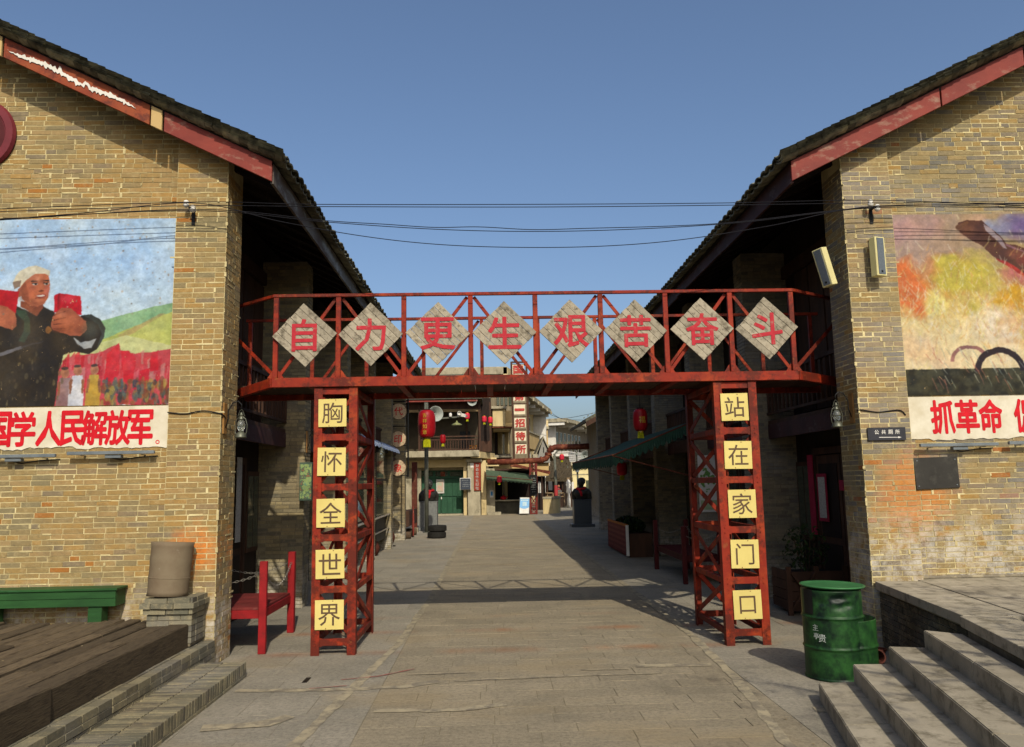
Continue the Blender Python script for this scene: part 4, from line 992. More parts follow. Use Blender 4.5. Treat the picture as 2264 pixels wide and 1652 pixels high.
dent(o, (3.34, 7.82, .76), .075, .026, (0, 1, 0)); dent(o, (3.41, 7.83, .70), .045, .02, (0, 1, 0)); dent(o, (3.19, 7.88, .72), .05, .014, (.4, .9, 0))
MB().lathe([(.0, .862), (.27, .858), (.285, .866), (.305, .872), (.309, .88), (.303, .888), (.288, .884), (.26, .878), (0, .886)], 56, dr.L, Matrix.Rotation(rad(1.2), 3, 'Y')).build('lid', M_drumlid, dr, smooth=True)
M_slot = MB()
for k in range(5):
    a = rad(186+k*5); a2 = rad(186+(k+1)*5); p = lambda q, z: Vector((3.37+.2862*math.cos(q), 8.1+.2862*math.sin(q), z))
    M_slot.add([p(a, .62), p(a2, .62), p(a2, .855), p(a, .855)], [(0, 1, 2, 3)])
M_slot.build('slot_opening', M_black, dr, fix=False)
half = MB(); pr = [(.29, 0.005)]+[(.29+.012*max(math.exp(-((z-.305)/.012)**2), 0), z) for z in np.arange(.03, .56, .0075)]+[(.284, .56), (.282, .1)]
vs = []; fs = []; n = 30
for r, z in pr:
    for k in range(n+1):
        a = rad(-110+190*k/n); vs.append((3.37+.14+r*math.cos(a), 8.1+.05+r*math.sin(a), z-.0*k))
for i in range(len(pr)-1):
    for k in range(n): fs.append((i*(n+1)+k, i*(n+1)+k+1, (i+1)*(n+1)+k+1, (i+1)*(n+1)+k))
half.add(vs, fs); half.build('outer_shell', M_drum, dr, smooth=True, fix=False)
M_wp = mat('white_stencil', '#b9bdb6', '#8f968e', 20, .7)
def on_drum(ch, ang, z, h, name='stencil_character'):
    vs, fs, gw, gh = glyph(ch, 0); s_ = h/gh; r = .2852
    MB().add([(3.37+r*math.cos(rad(ang)+x*s_/r), 8.1+r*math.sin(rad(ang)+x*s_/r), z+y*s_) for x, y in vs], fs).build(name, M_wp, dr, fix=False)
on_drum('主', 213, .50, .06); on_drum('亭', 214, .42, .06); on_drum('贵', 226, .405, .075)
pots = Thing('pot_heap', 'small heap of broken terracotta pots between the drum and the steps', 'pots', (3.75, 8.3, 0))
for i, (x, y, z, s_) in enumerate([(3.74, 8.1, 0, 1), (3.86, 8.35, 0, 1.2), (3.8, 8.2, .14, .9), (3.95, 8.12, 0, .8), (3.98, 8.5, 0, 1.2)]):
    MB().lathe([(.045*s_, 0), (.07*s_, .12*s_), (.078*s_, .125*s_), (.078*s_, .145*s_), (.062*s_, .145*s_), (.04*s_, .02*s_)], 14, (x, y, z), Matrix.Rotation(rad((0, 0, 70, 95, 0)[i]), 3, 'X')).build('pot', M_terra, pots)
# ================================================================== CABLES, LAMPS, FITTINGS ON THE WALLS
def atx(x, y, X):
    d = cf*FPX + CR*(x-CX0) - CU*(y-CY0); return Vector((0, 0, EYE)) + d*(X/d.x)
def cable(pts, label, r=.005, grp='overhead cables between the two buildings', sub=10):
    P = [Vector(p) for p in pts]; Q = []
    for i in range(len(P)-1):
        p0, p1, p2, p3 = P[max(i-1, 0)], P[i], P[i+1], P[min(i+2, len(P)-1)]
        for k in range(sub):
            t = k/sub; Q.append(.5*((2*p1)+(p2-p0)*t+(2*p0-5*p1+4*p2-p3)*t*t+(3*p1-p0-3*p2+p3)*t**3))
    Q.append(P[-1]); o = MB().tube(Q, r, 5).build('cable', M_wire); return tag(o, label, 'cable', grp)
iL, iR = (430, 452), (1932, 448)
lw = [('upper one of the taut pair crossing the sky highest', [(-120, 466), (0, 462), (iL[0], 447), (700, 452), (1180, 452), (1600, 449), (iR[0], 443), (2264, 455), (2400, 460)]),
      ('lower one of the taut pair crossing the sky highest', [(-120, 470), (0, 468), (iL[0], 455), (700, 457), (1180, 458), (1600, 454), (iR[0], 449), (2264, 450), (2400, 452)]),
      ('upper of the two twisted lines in the middle of the span', [(-120, 494), (0, 487), (iL[0], 463), (720, 488), (850, 496), (960, 503), (1060, 502), (1180, 508), (1300, 505), (1480, 500), (1640, 490), (iR[0], 458), (2264, 451), (2400, 450)]),
      ('lower of the two twisted lines in the middle of the span', [(-120, 490), (0, 484), (iL[0], 466), (720, 491), (960, 507), (1180, 512), (1400, 507), (1640, 492), (iR[0], 460), (2264, 460), (2400, 462)]),
      ('lowest one hanging in a deep curve', [(-120, 500), (0, 486), (200, 470), (iL[0], 449), (620, 490), (800, 522), (960, 540), (1130, 547), (1320, 545), (1500, 531), (1700, 500), (iR[0], 456), (2264, 458), (2400, 462)])]
for k, (lab, pts) in enumerate(lw):
    cable([at(x, y, 9.06-.02*k if x < iR[0]-200 else 9.13-.02*k) for x, y in pts], 'black overhead cable, '+lab)
def insulator(p, label):
    t = Thing('insulator_bracket', label, 'insulator', p, 'cable brackets on the corner piers')
    MB().box(p.x-.02, p.x+.02, p.y+.0, p.y+.01, p.z-.2, p.z+.0).box(p.x-.018, p.x+.018, p.y-.12, p.y-.001, p.z-.03, p.z-.015).build('bracket', M_black, t)
    for k, (dx, dz) in enumerate(((-.05, .03), (.03, -.03))):
        MB().lathe([(.012, -.05), (.032, -.03), (.034, -.01), (.02, 0), (.03, .012), (.028, .03), (.012, .04)], 14, (p.x+dx, p.y-.1, p.z+dz)).build('insulator', M_wwhite, t, smooth=True)
pL = at(428, 462, 9.205); pR = at(1925, 460, 9.315)
insulator(pL, 'pair of white porcelain insulators on the left corner pier'); insulator(pR, 'pair of white porcelain insulators on the right corner pier')
cable([Vector((-3.70, 9.20, 2.82)), Vector((-3.5, 9.205, 2.80)), Vector((-3.3, 9.2, 2.83)), Vector((-3.12, 9.205, 2.8)), Vector((-3.08, 9.25, 2.78)), Vector((-3.085, 9.35, 2.75))], 'thin cable wrapped round the left corner pier', .007, None)
cable([Vector((4.36, 9.35, 2.72)), Vector((4.4, 9.315, 2.73)), Vector((4.6, 9.32, 2.70)), Vector((4.85, 9.315, 2.72)), Vector((4.93, 9.32, 2.66))], 'thin cable wrapped round the right corner pier', .007, None)
# kerosene lantern on a scroll bracket
M_weathb = mat('amber_board', '#8f6a38', '#77542b', 6, .7); M_lampm = mat('tarnished_lamp_metal', '#5f6050', '#45463b', 12, .45, metal=.5)
def oil_lamp(p, s, label):       # p: back of the wall board, s: direction of the bracket (+1 to the right)
    t = Thing('oil_lamp', label, 'lamp', p, 'kerosene lamps on scroll brackets', local=True)
    MB().box(0, s*.02, -.055, .055, -.19, .17).build('wall_board', M_weathb, t, bevel=.003)
    pts = [(s*.02, 0, -.12), (s*.05, 0, -.02), (s*.05, 0, .08), (s*.1, 0, .17), (s*.16, 0, .19), (s*.2, 0, .15), (s*.2, 0, .1)]
    MB().tube(pts, .007, 8).build('bracket_arm', M_black, t, smooth=True)
    cx = s*.2; z0 = -.24
    MB().lathe([(.062, z0), (.068, z0+.008), (.062, z0+.02), (.055, z0+.045), (.04, z0+.06), (.028, z0+.075)], 20, (cx, 0, 0)).build('fuel_tank', M_lampm, t, smooth=True)
    MB().lathe([(.022, z0+.075), (.042, z0+.11), (.048, z0+.14), (.04, z0+.18), (.026, z0+.205)], 18, (cx, 0, 0)).build('glass_globe', M_lampg, t, smooth=True, fix=False)
    MB().lathe([(.03, z0+.206), (.033, z0+.225), (.022, z0+.235), (.024, z0+.262), (.03, z0+.266), (.012, z0+.285), (.012, z0+.3)], 18, (cx, 0, 0)).build('chimney', M_lampm, t, smooth=True)
    for q in (-1, 1):
        MB().tube([(cx+q*.045, 0, z0+.02), (cx+q*.066, 0, z0+.07), (cx+q*.07, 0, z0+.15), (cx+q*.05, 0, z0+.22), (cx+q*.02, 0, z0+.245)], .005, 6).build('side_tube', M_lampm, t)
    MB().tube([(cx+.055*math.cos(a), .055*math.sin(a), z0+.14) for a in [2*math.pi*k/14 for k in range(15)]], .0025, 5).build('guard_wire', M_lampm, t)
    MB().tube([(cx-.04, 0, z0+.25), (cx-.02, 0, z0+.31), (cx, 0, z0+.335), (cx+.02, 0, z0+.31), (cx+.04, 0, z0+.25)], .003, 5).build('bail_handle', M_lampm, t)
    return t
oil_lamp(Vector((-3.10, 9.33, 2.76)), 1, 'kerosene lamp on a scroll bracket on the left corner pier')
oil_lamp(Vector((4.38, 9.5, 2.78)), -1, 'kerosene lamp on a scroll bracket on the right corner pier')
oil_lamp(Vector((-3.10, 13.5, 2.7)), 1, 'kerosene lamp on the second brick pier left of the lane')
oil_lamp(Vector((-3.10, 21.3, 2.9)), 1, 'kerosene lamp beside the glass display case')
# column loudspeakers
M_spk = mat('cream_speaker_case', '#c4bb86', '#b5ac7a', 5, .5); M_spkg = mat('grey_speaker_grille', '#5d646a', '#4c5359', 60, .7)
def speaker(c, rz, tilt, label, lean=0):
    t = Thing('column_speaker', label, 'speaker', c, 'column loudspeakers on the right corner pier', local=True)
    t.root.rotation_euler = (tilt, lean, rz)
    MB().box(-.075, .075, -.05, .05, -.24, .24).build('case', M_spk, t, bevel=.006)
    MB().box(-.05, .05, -.056, -.0505, -.22, .225).build('grille', M_spkg, t)
    MB().box(-.015, .01, -.0585, -.0565, -.2, -.175).build('badge', M_black, t)
    MB().tube([(0, .05, .2), (0, .1, .24), (0, .16, .24)], .008, 6).build('bracket', M_pipe, t)
speaker(Vector((4.69, 9.2, 4.56)), rad(18), 0, 'grey grilled column speaker facing the square on the right corner pier')
speaker(Vector((4.13, 9.42, 4.50)), rad(-62), rad(12), 'cream column speaker tilted towards the lane on the right corner pier', rad(-6))
# flood light bars under the murals
M_alu = mat('grey_light_housing', '#6c7274', '#5a6062', 6, .5)
def lightbar(x0, x1, z, y, label):
    t = Thing('light_bar', label, 'light', ((x0+x1)/2, y, z), 'wall washer light bars under the murals')
    MB().box(x0, x1, y-.13, y-.09, z-.018, z+.018).build('housing', M_alu, t, bevel=.003); MB().box(x0+.01, x1-.01, y-.125, y-.095, z+.0185, z+.021).build('lens', M_lampg, t)
    xm = (x0+x1)/2+.02; MB().box(xm-.09, xm+.09, y-.11, y-.04, z-.06, z-.02).build('driver_box', M_alu, t, bevel=.003)
    for x in (x0+.15, x1-.15): MB().box(x-.01, x+.01, y-.1, y-.0, z-.03, z-.022).build('bracket', M_alu, t)
    MB().tube([(xm-.05, y-.05, z-.05), (xm+.05, y-.02, z-.08), (xm+.25, y-.01, z-.05), (x1, y-.01, z-.04)], .006, 5).build('lead', M_wire, t)
lightbar(-5.95, -4.95, 2.35, 9.34, 'grey wall washer light bar under the left mural, nearer the photo edge'); lightbar(-4.82, -3.84, 2.37, 9.34, 'grey wall washer light bar under the left mural beside the corner pier')
lightbar(5.08, 6.02, 2.30, 9.45, 'grey wall washer light bar under the flame mural beside the pier'); lightbar(6.15, 7.1, 2.31, 9.45, 'grey wall washer light bar under the flame mural at the photo edge')
# signs
M_sign = mat('black_sign', '#22232a', '#1a1a20', 10, .35); M_slate = mat('dark_slate_plaque', '#35332e', '#2a2824', 3, .55, '#4c4a42', 2, (.55, .75))
ws = Thing('direction_sign', 'small black sign reading 公共厕所 with an arrow on the right corner pier', 'sign', (4.7, 9.32, 2.45))
a, b = at(1917, 946, 9.31), at(2003, 973, 9.31)
MB().box(a.x, b.x, 9.30, 9.318, b.z, a.z).build('panel', M_sign, ws, bevel=.002)
for k, ch in enumerate('公共厕所'): text(MB(), ch, (a.x+.105+.083*k, 9.2985, b.z+.098), GX, GZ, h=.05, bold=.02).build('character', M_wwhite, ws, fix=False)
MB().add([(a.x+.13, 9.2985, b.z+.032), (b.x-.09, 9.2985, b.z+.030), (b.x-.09, 9.2985, b.z+.036), (a.x+.13, 9.2985, b.z+.04)], [(0, 1, 2, 3)]).add([(b.x-.095, 9.2984, b.z+.022), (b.x-.055, 9.2984, b.z+.033), (b.x-.095, 9.2984, b.z+.045)], [(0, 1, 2)]).build('arrow', M_wwhite, ws, fix=False)
pq = Thing('slate_plaque', 'blank dark slate plaque on the right wall below the light bar', 'plaque', (5.28, 9.44, 1.97))
MB().prism([(5.04, 9.42, 1.78), (5.565, 9.42, 1.795), (5.56, 9.42, 2.165), (5.03, 9.42, 2.155)], (0, .028, 0)).build('slab', M_slate, pq, bevel=.003)
for q in ((5.07, 1.82), (5.53, 1.83), (5.53, 2.13), (5.07, 2.12)): MB().lathe([(.008, -.003), (.008, .003)], 8, (q[0], 9.418, q[1]), Matrix.Rotation(rad(90), 3, 'X')).build('screw', M_alu, pq)
dk_ = Thing('round_emblem', 'maroon round disc emblem at the top of the left gable', 'emblem', (-6.15, 9.33, 6.23))
Mx = Matrix.Rotation(rad(90), 3, 'X')
MB().lathe([(.45, 0), (.46, .03), (.44, .07), (.36, .075), (.345, .055), (0, .05)], 48, (-6.15, 9.338, 6.23), Mx).build('rim', mat('emblem_maroon', '#6e2a30', '#5c2328', 3, .5), dk_)
MB().lathe([(.34, .056), (0, .062)], 48, (-6.15, 9.338, 6.23), Mx).build('face', mat('dark_maroon', '#4d1f22', '#3f191b', 5), dk_)
# papers and boards along the shop fronts
M_pink = mat('faded_red_paper', '#9c2740', '#861f35', 7, .8); M_paper = mat('grey_white_paper', '#b9b6ad', '#a5a299', 30, .8, '#77746c', 34, (.5, .7))
def wall_paper(name, label, X, s, y0, y1, z0, z1, m, inner=None, txt=None):
    t = Thing(name, label, 'poster', (X, (y0+y1)/2, z0)); q = sorted((X, X-s*.012)); MB().box(q[0], q[1], y0, y1, z0, z1).build('sheet', m, t)
    if inner: q = sorted((X-s*.0125, X-s*.015)); MB().box(q[0], q[1], y0+.05, y1-.05, z0+.05, z1-.05).build('print', inner, t)
    if txt:
        n = len(txt)
        for k, ch in enumerate(txt): text(MB(), ch, (X-s*.016, (y0+y1)/2, z1-(z1-z0)*(k+.5)/n), Vector((0, s*-1, 0)) if s > 0 else GY, GZ, h=(z1-z0)/n*.6, bold=.02).build('character', M_black, t, fix=False)
fxL, fxR = -3.775, 5.075
wall_paper('couplet_strip', 'vertical white board with brush characters beside the left shop door', fxL+.0, -1, 12.0, 12.22, 1.15, 2.4, M_paper)
wall_paper('framed_notice', 'red framed notice sheet on the left shop door', fxL, -1, 10.9, 11.35, 1.2, 1.95, M_pink, M_paper)
p1, p2 = atx(1757, 1017, fxR), atx(1779, 1169, fxR); wall_paper('couplet_strip', 'long faded pink paper strip beside the right shop door', fxR, 1, p1.y-.75, p1.y-.55, 1.05, 2.3, M_pink)
wall_paper('framed_notice', 'pink framed white notice sheet on the right shop door', fxR, 1, 12.05, 12.4, 1.28, 2.0, M_pink, M_paper)
wall_paper('red_paper', 'small square red paper on the right shop door nearest the corner pier', fxR, 1, 11.45, 11.6, 1.75, 1.9, M_pink)
gp = Thing('hanging_lightbox', 'narrow green printed lightbox on the second brick pier left of the lane', 'sign', (-3.05, 13.2, 1.8))
MB().box(-3.13, -2.92, 13.18, 13.24, 1.72, 2.34).build('case', mat('green_case', '#4a5a4c', '#39483e', 5, .6), gp, bevel=.004)
M_prt = NM('mottled_print'); M_prt = M_prt.out(M_prt.ramp(M_prt.noise(14, 4), [(.3, '#4c7a68'), (.45, '#8a9a5c'), (.55, '#35564c'), (.66, '#9c6038'), (.8, '#6c8f84')]), .5)
MB().box(-3.115, -2.935, 13.174, 13.1795, 1.75, 2.31).build('print', M_prt, gp)
po = Thing('poster_board', 'white poster with green plant picture on a pier behind the right gate tower', 'poster', (4.66, 17.18, 1.85))
MB().box(4.45, 4.88, 17.15, 17.185, 1.25, 2.46).build('backing', M_wwhite, po, bevel=.003)
pm = MB(); rp_ = random.Random(5)
for k in range(40):
    x, z = 4.62+rp_.gauss(0, .07), 2.0+rp_.gauss(0, .14); r = rp_.uniform(.02, .045); a0 = rp_.uniform(0, 6)
    x = min(max(x, 4.5), 4.83); pm.add([(x+r*math.cos(a0+j*1.257), 17.1485-k*.00002, z+r*math.sin(a0+j*1.257)) for j in range(5)], [(0, 1, 2, 3, 4)])
pm.build('plant_picture', mat('print_green', '#4c7a38', '#6f8f4a', 20, .6), po, fix=False)
MB().box(4.47, 4.86, 17.1475, 17.1495, 1.3, 1.5).build('caption_strip', mat('pale_green_print', '#8aa072', '#9aaa86', 9), po)
# ================================================================== AWNINGS
def awning(name, label, A, B, C, D_, drop, m, nsc, ends=(True, False), arms=None):
    """A,B outer edge (near,far); C,D_ wall edge (near,far)"""
    A, B, C, D_ = map(Vector, (A, B, C, D_)); t = Thing(name, label, 'awning', (A+B)/2); mb = MB(); n, k = 16, 8; vs = []
    for i in range(n+1):
        for j in range(k+1):
            p = A.lerp(B, i/n).lerp(C.lerp(D_, i/n), j/k); p.z -= .07*math.sin(math.pi*j/k)*(.5+.5*math.sin(i*2.2)**2); vs.append(p)
    fs = [(i*(k+1)+j, (i+1)*(k+1)+j, (i+1)*(k+1)+j+1, i*(k+1)+j+1) for i in range(n) for j in range(k)]
    mb.add(vs, fs).build('canopy', m, t, fix=False)
    def val(P, Q, n):
        v = []; f = []; s_ = 8
        for i in range(n*s_+1):
            u = i/(n*s_); p = P.lerp(Q, u); ph = (i % s_)/s_; dz = drop*(.72+.28*math.sin(math.pi*ph)); wv = .012*math.sin(i*1.9); nn = (Q-P).cross(GZ).normalized()
            v += [p, p-GZ*dz+nn*wv]
        for i in range(n*s_): f.append((2*i, 2*i+1, 2*i+3, 2*i+2))
        MB().add(v, f).build('valance', m, t, fix=False)
    val(A, B, nsc)
    if ends[0]: val(A, C, max(4, nsc//2))
    if ends[1]: val(B, D_, max(4, nsc//2))
    for P, Q in ((A, C), (B, D_)): MB().tube([P-GZ*.02, Q-GZ*.02-GZ*.0], .018, 6).build('awning_arm', M_pipe, t)
    for P, Q in ((A, C), (B, D_)): MB().tube([P-GZ*.03, Vector((Q.x, Q.y, P.z-.5))], .015, 6).build('awning_strut', M_pipe, t)
    MB().tube([A-GZ*.01, B-GZ*.01], .018, 6).build('front_bar', M_pipe, t)
awning('green_awning', 'long green scalloped awning over the shaded shops right of the lane', (2.66, 17.45, 2.52), (2.66, 26.2, 2.56), (4.38, 17.45, 3.2), (4.38, 26.2, 3.2), .28, M_cloth, 26)
# lanterns
M_lanL = M_lan
def lantern(p, r, h, label, tass=.2, group='red silk lanterns', gold=True, m=None):
    t = Thing('red_lantern', label, 'lantern', p, group); n = 14; pr = [(r*.45, h/2)]
    for i in range(n*2+1):
        z = h/2-h*i/(n*2); q = abs(2*z/h); e = r*(.5+.5*math.sqrt(max(0, 1-q**3.2)))
        pr.append((e*(1-.045*(i % 2)), z))
    pr.append((r*.45, -h/2)); MB().lathe(pr[::-1], 28, p).build('silk_shade', m or M_lan, t, smooth=True)
    MB().lathe([(r*.46, h/2-.005), (r*.48, h/2+.03), (r*.3, h/2+.035)], 20, p).build('top_ring', M_gold if not gold else M_black, t)
    MB().lathe([(r*.3, -h/2-.03), (r*.46, -h/2-.025), (r*.44, -h/2+.005)], 20, p).build('bottom_ring', M_gold, t)
    fr = MB()
    for k in range(26):
        a = 2*math.pi*k/26; x, y = p.x+r*.36*math.cos(a), p.y+r*.36*math.sin(a); fr.tube([(x, y, p.z-h/2-.02), (x*1.0+.01*math.cos(a), y+.01*math.sin(a), p.z-h/2-.02-tass)], r*.035, 4)
    fr.build('tassel', M_tass, t)
    MB().tube([p+GZ*(h/2+.03), p+GZ*(h/2+.25)], .006, 5).build('cord', M_wire, t)
    return t
def gold_text(t, p, r, chars, h, ang, step):
    for k, ch in enumerate(chars):
        vs, fs, gw, gh = glyph(ch, 0); s_ = h/gh; z = p.z+step*(len(chars)-1)/2-k*step; rr = r*1.012
        MB().add([(p.x+rr*math.sin(ang+x*s_/r), p.y-rr*math.cos(ang+x*s_/r), z+y*s_) for x, y in vs], fs).build('gold_character', M_gold, t, fix=False)
p = at(943.5, 938, 31.9); t = lantern(p, .36, 1.12, 'large red silk lantern with gold writing in front of the street lamp pole', tass=.34); gold_text(t, p, .36, '吉祥如意', .17, -.15, .22)
p = at(1415.5, 929, 17.9); t = lantern(p, .165, .5, 'red lantern with gold picture hanging above the green awning', tass=.14); gold_text(t, p, .165, '福', .15, .1, .1)
MB().tube([p+GZ*.28, Vector((p.x, p.y, 5.45))], .006, 5).build('long_cord', M_wire, t)
lantern(at(979, 971, 30.5), .115, .34, 'small red lantern with gold print right of the lamp pole', tass=.09)
M_pinkl = mat('pale_red_silk', '#c0283a', '#a82232', 9, .5)
for v, Yd, lab in (((1033, 920), 49.0, 'small red lantern hanging in the middle of the wooden balcony'), ((1070.5, 927), 50, 'small red lantern just right of the balcony corner post'), ((1084, 929), 49.0, 'small red lantern at the right end of the balcony'),
                   ((1104, 1060), 48.8, 'small pink lantern under the kiosk awning'), ((1242, 1011), 53, 'small red lantern by the rusty pipe elbow'), ((1375, 1037), 24.0, 'dull red lantern under the long green awning')):
    lantern(at(v[0], v[1], Yd), .16, .38, lab, tass=.12, gold=False, m=M_pinkl)
# ================================================================== ALONG THE LANE, MIDDLE DISTANCE
# street lamp pole with loudspeakers and camera
lp = Thing('lamp_post', 'grey street post with horn loudspeakers and security cameras', 'post', (-2.66, 32.98, 0))
M_post = mat('grey_green_post', '#5b5c50', '#47483f', 4, .6)
MB().tube([(-2.66, 32.98, 0), (-2.66, 32.98, 5.3)], .085, 14).build('pole', M_post, lp, smooth=True)
MB().lathe([(.16, 0), (.16, .02), (.1, .03)], 16, (-2.66, 32.98, 0)).build('base_plate', M_post, lp)
za = at(1000, 927, 32.9); MB().bar((-2.6, 32.9, za.z), (-.95, 32.9, za.z+.12), .05, .06).build('camera_arm', M_post, lp)
def horn(c, d, r, m, th, name='horn_speaker'):
    d = Vector(d).normalized(); q = GZ.rotation_difference(d).to_matrix()
    MB().lathe([(.03, -.16*r/.2), (.05, -.05*r/.2), (r*.5, .1*r/.2), (r, .2*r/.2), (r*1.06, .21*r/.2), (r*.96, .19*r/.2), (r*.3, .0), (.03, 0)], 24, c, q).build(name, m, th, smooth=True)
    MB().lathe([(.0, .12*r/.2), (.04, .1*r/.2), (.045, 0)], 12, c, q).build('horn_core', m, th)
M_horn = mat('grey_white_horn', '#989c94', '#838880', 5, .5)
horn(at(958, 917, 32.7), (.45, -1, .05), .3, M_horn, lp)
for q, r in ((996, .06), (1014, .06)):
    c = at(q, 918, 32.8); MB().lathe([(.05, -.08), (.06, -.04), (.06, .06), (.03, .09)], 12, c).build('dome_camera', M_wwhite, lp, smooth=True)
c = at(1022, 918, 32.8); MB().obox(c, (.13, -.03, -.03), (.03, .08, 0), (.0, .0, .07)).build('bullet_camera', M_wwhite, lp, bevel=.01); MB().lathe([(.085, 0), (.085, .1), (.07, .1), (.065, .02)], 16, at(1016, 914, 32.75), Mx).build('camera_hood', M_wwhite, lp)
gc = at(1010, 937, 32.8); MB().lathe([(.22, -.06), (.2, -.02), (.1, .02), (.04, .06), (.03, .12)], 20, gc).build('enamel_lamp_shade', mat('olive_enamel', '#7d7f4e', '#6c6e43', 5, .4), lp, smooth=True)
# tyres
for k, (z, dx) in enumerate(((0, 0), (.235, .02))):
    t = Thing('car_tyre', ('lower' if k == 0 else 'upper')+' black tyre of the pair stacked beside the street post', 'tyre', (-2.02+dx, 29.6, z), 'stacked black tyres')
    pr = []
    for i in range(17):
        a = -math.pi/2+2*math.pi*i/16; pr.append((.245+.085*max(-1, min(1, 1.25*math.cos(a))), .117+.112*max(-1, min(1, 1.2*math.sin(a)))))
    MB().lathe(pr, 36, t.L).build('tyre_body', M_rubber, t, smooth=True)
    gr = [M4((t.L.x+.333*math.cos(a), t.L.y+.333*math.sin(a), z+.117), (-math.sin(a)*.016, math.cos(a)*.016, 0), (math.cos(a)*.006, math.sin(a)*.006, 0), (0, 0, .08)) for a in [2*math.pi*j/40 for j in range(40)]]
    joined('tread', gr, M_rubber, t, kind=None)
# busts on pedestals (one continuous remeshed figure each)
def blobs(parts, th, name, m, vox=.02, smooth=6):
    bm = bmesh.new()
    for p in parts:
        if p[0] == 's':
            _, c, r, rot = p; M = Matrix.Translation(c) @ (Matrix.Rotation(rot, 4, 'X') if rot else Matrix()) @ Matrix.Diagonal((*r, 1)); bmesh.ops.create_icosphere(bm, subdivisions=3, radius=1, matrix=M)
        else:
            _, a, b, r0, r1 = p; a, b = Vector(a), Vector(b); d = b-a; M = Matrix.Translation((a+b)/2) @ GZ.rotation_difference(d).to_matrix().to_4x4()
            bmesh.ops.create_cone(bm, cap_ends=True, segments=14, radius1=r0, radius2=r1, depth=d.length, matrix=M)
            bmesh.ops.create_icosphere(bm, subdivisions=2, radius=r0, matrix=Matrix.Translation(a)); bmesh.ops.create_icosphere(bm, subdivisions=2, radius=r1, matrix=Matrix.Translation(b))
    me = bpy.data.meshes.new(name); bm.to_mesh(me); bm.free(); o = bpy.data.objects.new(name, me); COL.objects.link(o)
    r = o.modifiers.new('r', 'REMESH'); r.mode = 'VOXEL'; r.voxel_size = vox; s_ = o.modifiers.new('s', 'SMOOTH'); s_.iterations = smooth
    dg = bpy.context.evaluated_depsgraph_get(); dg.update(); m2 = bpy.data.meshes.new_from_object(o.evaluated_get(dg)); o.modifiers.clear(); o.data = m2; m2.name = name
    m2.materials.clear(); m2.materials.append(m); m2.shade_smooth()
    for v in m2.vertices: v.co -= (th.L if not th.local else Vector((0, 0, 0)))
    o.parent = th.root; return o
M_granL = mat('pale_granite', '#6f706c', '#5e5f5c', 14, .5)
def bust(x, y, ph, label, f=1, gm=None):
    gm = gm or M_granite
    pd = Thing('pedestal', label[0], 'pedestal', (x, y, 0), 'granite bust pedestals')
    MB().box(x-.5, x+.5, y-.45, y+.45, 0, .13).build('plinth', gm, pd, bevel=.01); MB().box(x-.38, x+.38, y-.35, y+.35, .131, ph-.03).build('shaft', gm, pd, bevel=.006); MB().box(x-.395, x+.395, y-.365, y+.365, ph-.029, ph).build('cap', gm, pd, bevel=.004)
    b = Thing('bronze_bust', label[1], 'statue', (x, y, ph), 'dark bronze busts with red scarves'); z = ph
    P = [('s', (x, y, z+.12), (.2, .15, .2), 0), ('c', (x-.17, y, z+.3), (x+.17, y, z+.3), .115, .115), ('s', (x, y-.03, z+.22), (.23, .16, .18), 0), ('c', (x-.24, y, z+.24), (x-.25, y+.02, z+.04), .09, .08), ('c', (x+.24, y, z+.24), (x+.25, y+.02, z+.04), .09, .08),
         ('c', (x, y, z+.33), (x+.0*f, y-.02, z+.5), .085, .075), ('s', (x, y-.02, z+.63), (.115, .135, .16), 0), ('s', (x, y+.03, z+.69), (.128, .135, .125), 0), ('s', (x-.03*f, y-.14, z+.6), (.03, .035, .035), 0), ('s', (x, y-.1, z+.54), (.06, .05, .05), 0), ('s', (x-.12, y+.0, z+.62), (.02, .03, .04), 0), ('s', (x+.12, y, z+.62), (.02, .03, .04), 0)]
    blobs(P, b, 'figure', M_bronze, .018, 3)
    MB().tube([(x+.135*math.cos(a), y-.01+.14*math.sin(a), z+.41+.03*math.sin(a)) for a in [2*math.pi*k/20 for k in range(21)]], .035, 8, cap=False).tube([(x-.02, y-.15, z+.39), (x+.06*f, y-.19, z+.25), (x+.08*f, y-.19, z+.12)], [.035, .04, .025], 8).build('scarf', M_redcl, b)
    b.root.scale = (1.42, 1.42, 1.16); b.root.rotation_euler = (0, 0, -.5*f)
bust(3.92, 35.1, 1.18, ('dark granite pedestal at the end of the right hand shops', 'dark bust with red scarf facing the lane on the right hand pedestal'))
bust(-2.72, 34.9, 1.22, ('pale grey granite pedestal behind the street post', 'dark bust with red scarf on the pedestal behind the street post'), -1, M_granL)
# wood slice sign on a steel ladder frame
ls = Thing('slice_sign', 'tall black ladder frame carrying round wood slices with red characters', 'sign', (-3.2, 26.3, 0))
for x, z0 in ((-3.43, 0), (-2.72, 2.2)): MB().tube([(x, 26.3, z0), (x, 26.3, 5.3)], .028, 8).build('upright', M_black, ls)
for vy in (894, 943, 985, 999, 1052, 888): z = at(880, vy, 26.3).z; MB().tube([(-3.43, 26.3, z), (-2.72, 26.3, z)], .018, 6).build('cross_bar', M_black, ls)
z = at(840, 1052, 26.3).z; MB().tube([(-3.43, 26.3, z), (-3.43, 21, z)], .02, 6).build('cross_bar', M_black, ls)
MB().tube([(-3.43, 26.3, .02), (-3.1, 26.0, .02)], .02, 6).tube([(-3.43, 26.3, .02), (-3.43, 25.7, .02)], .02, 6).build('foot', M_black, ls)
M_slice = mat('wood_slice', '#b8a284', '#a08a6c', 12, .8, '#5f4f3e', 18, (.58, .75)); M_bark = mat('bark', '#5c4a38', '#43362a', 14, .95)
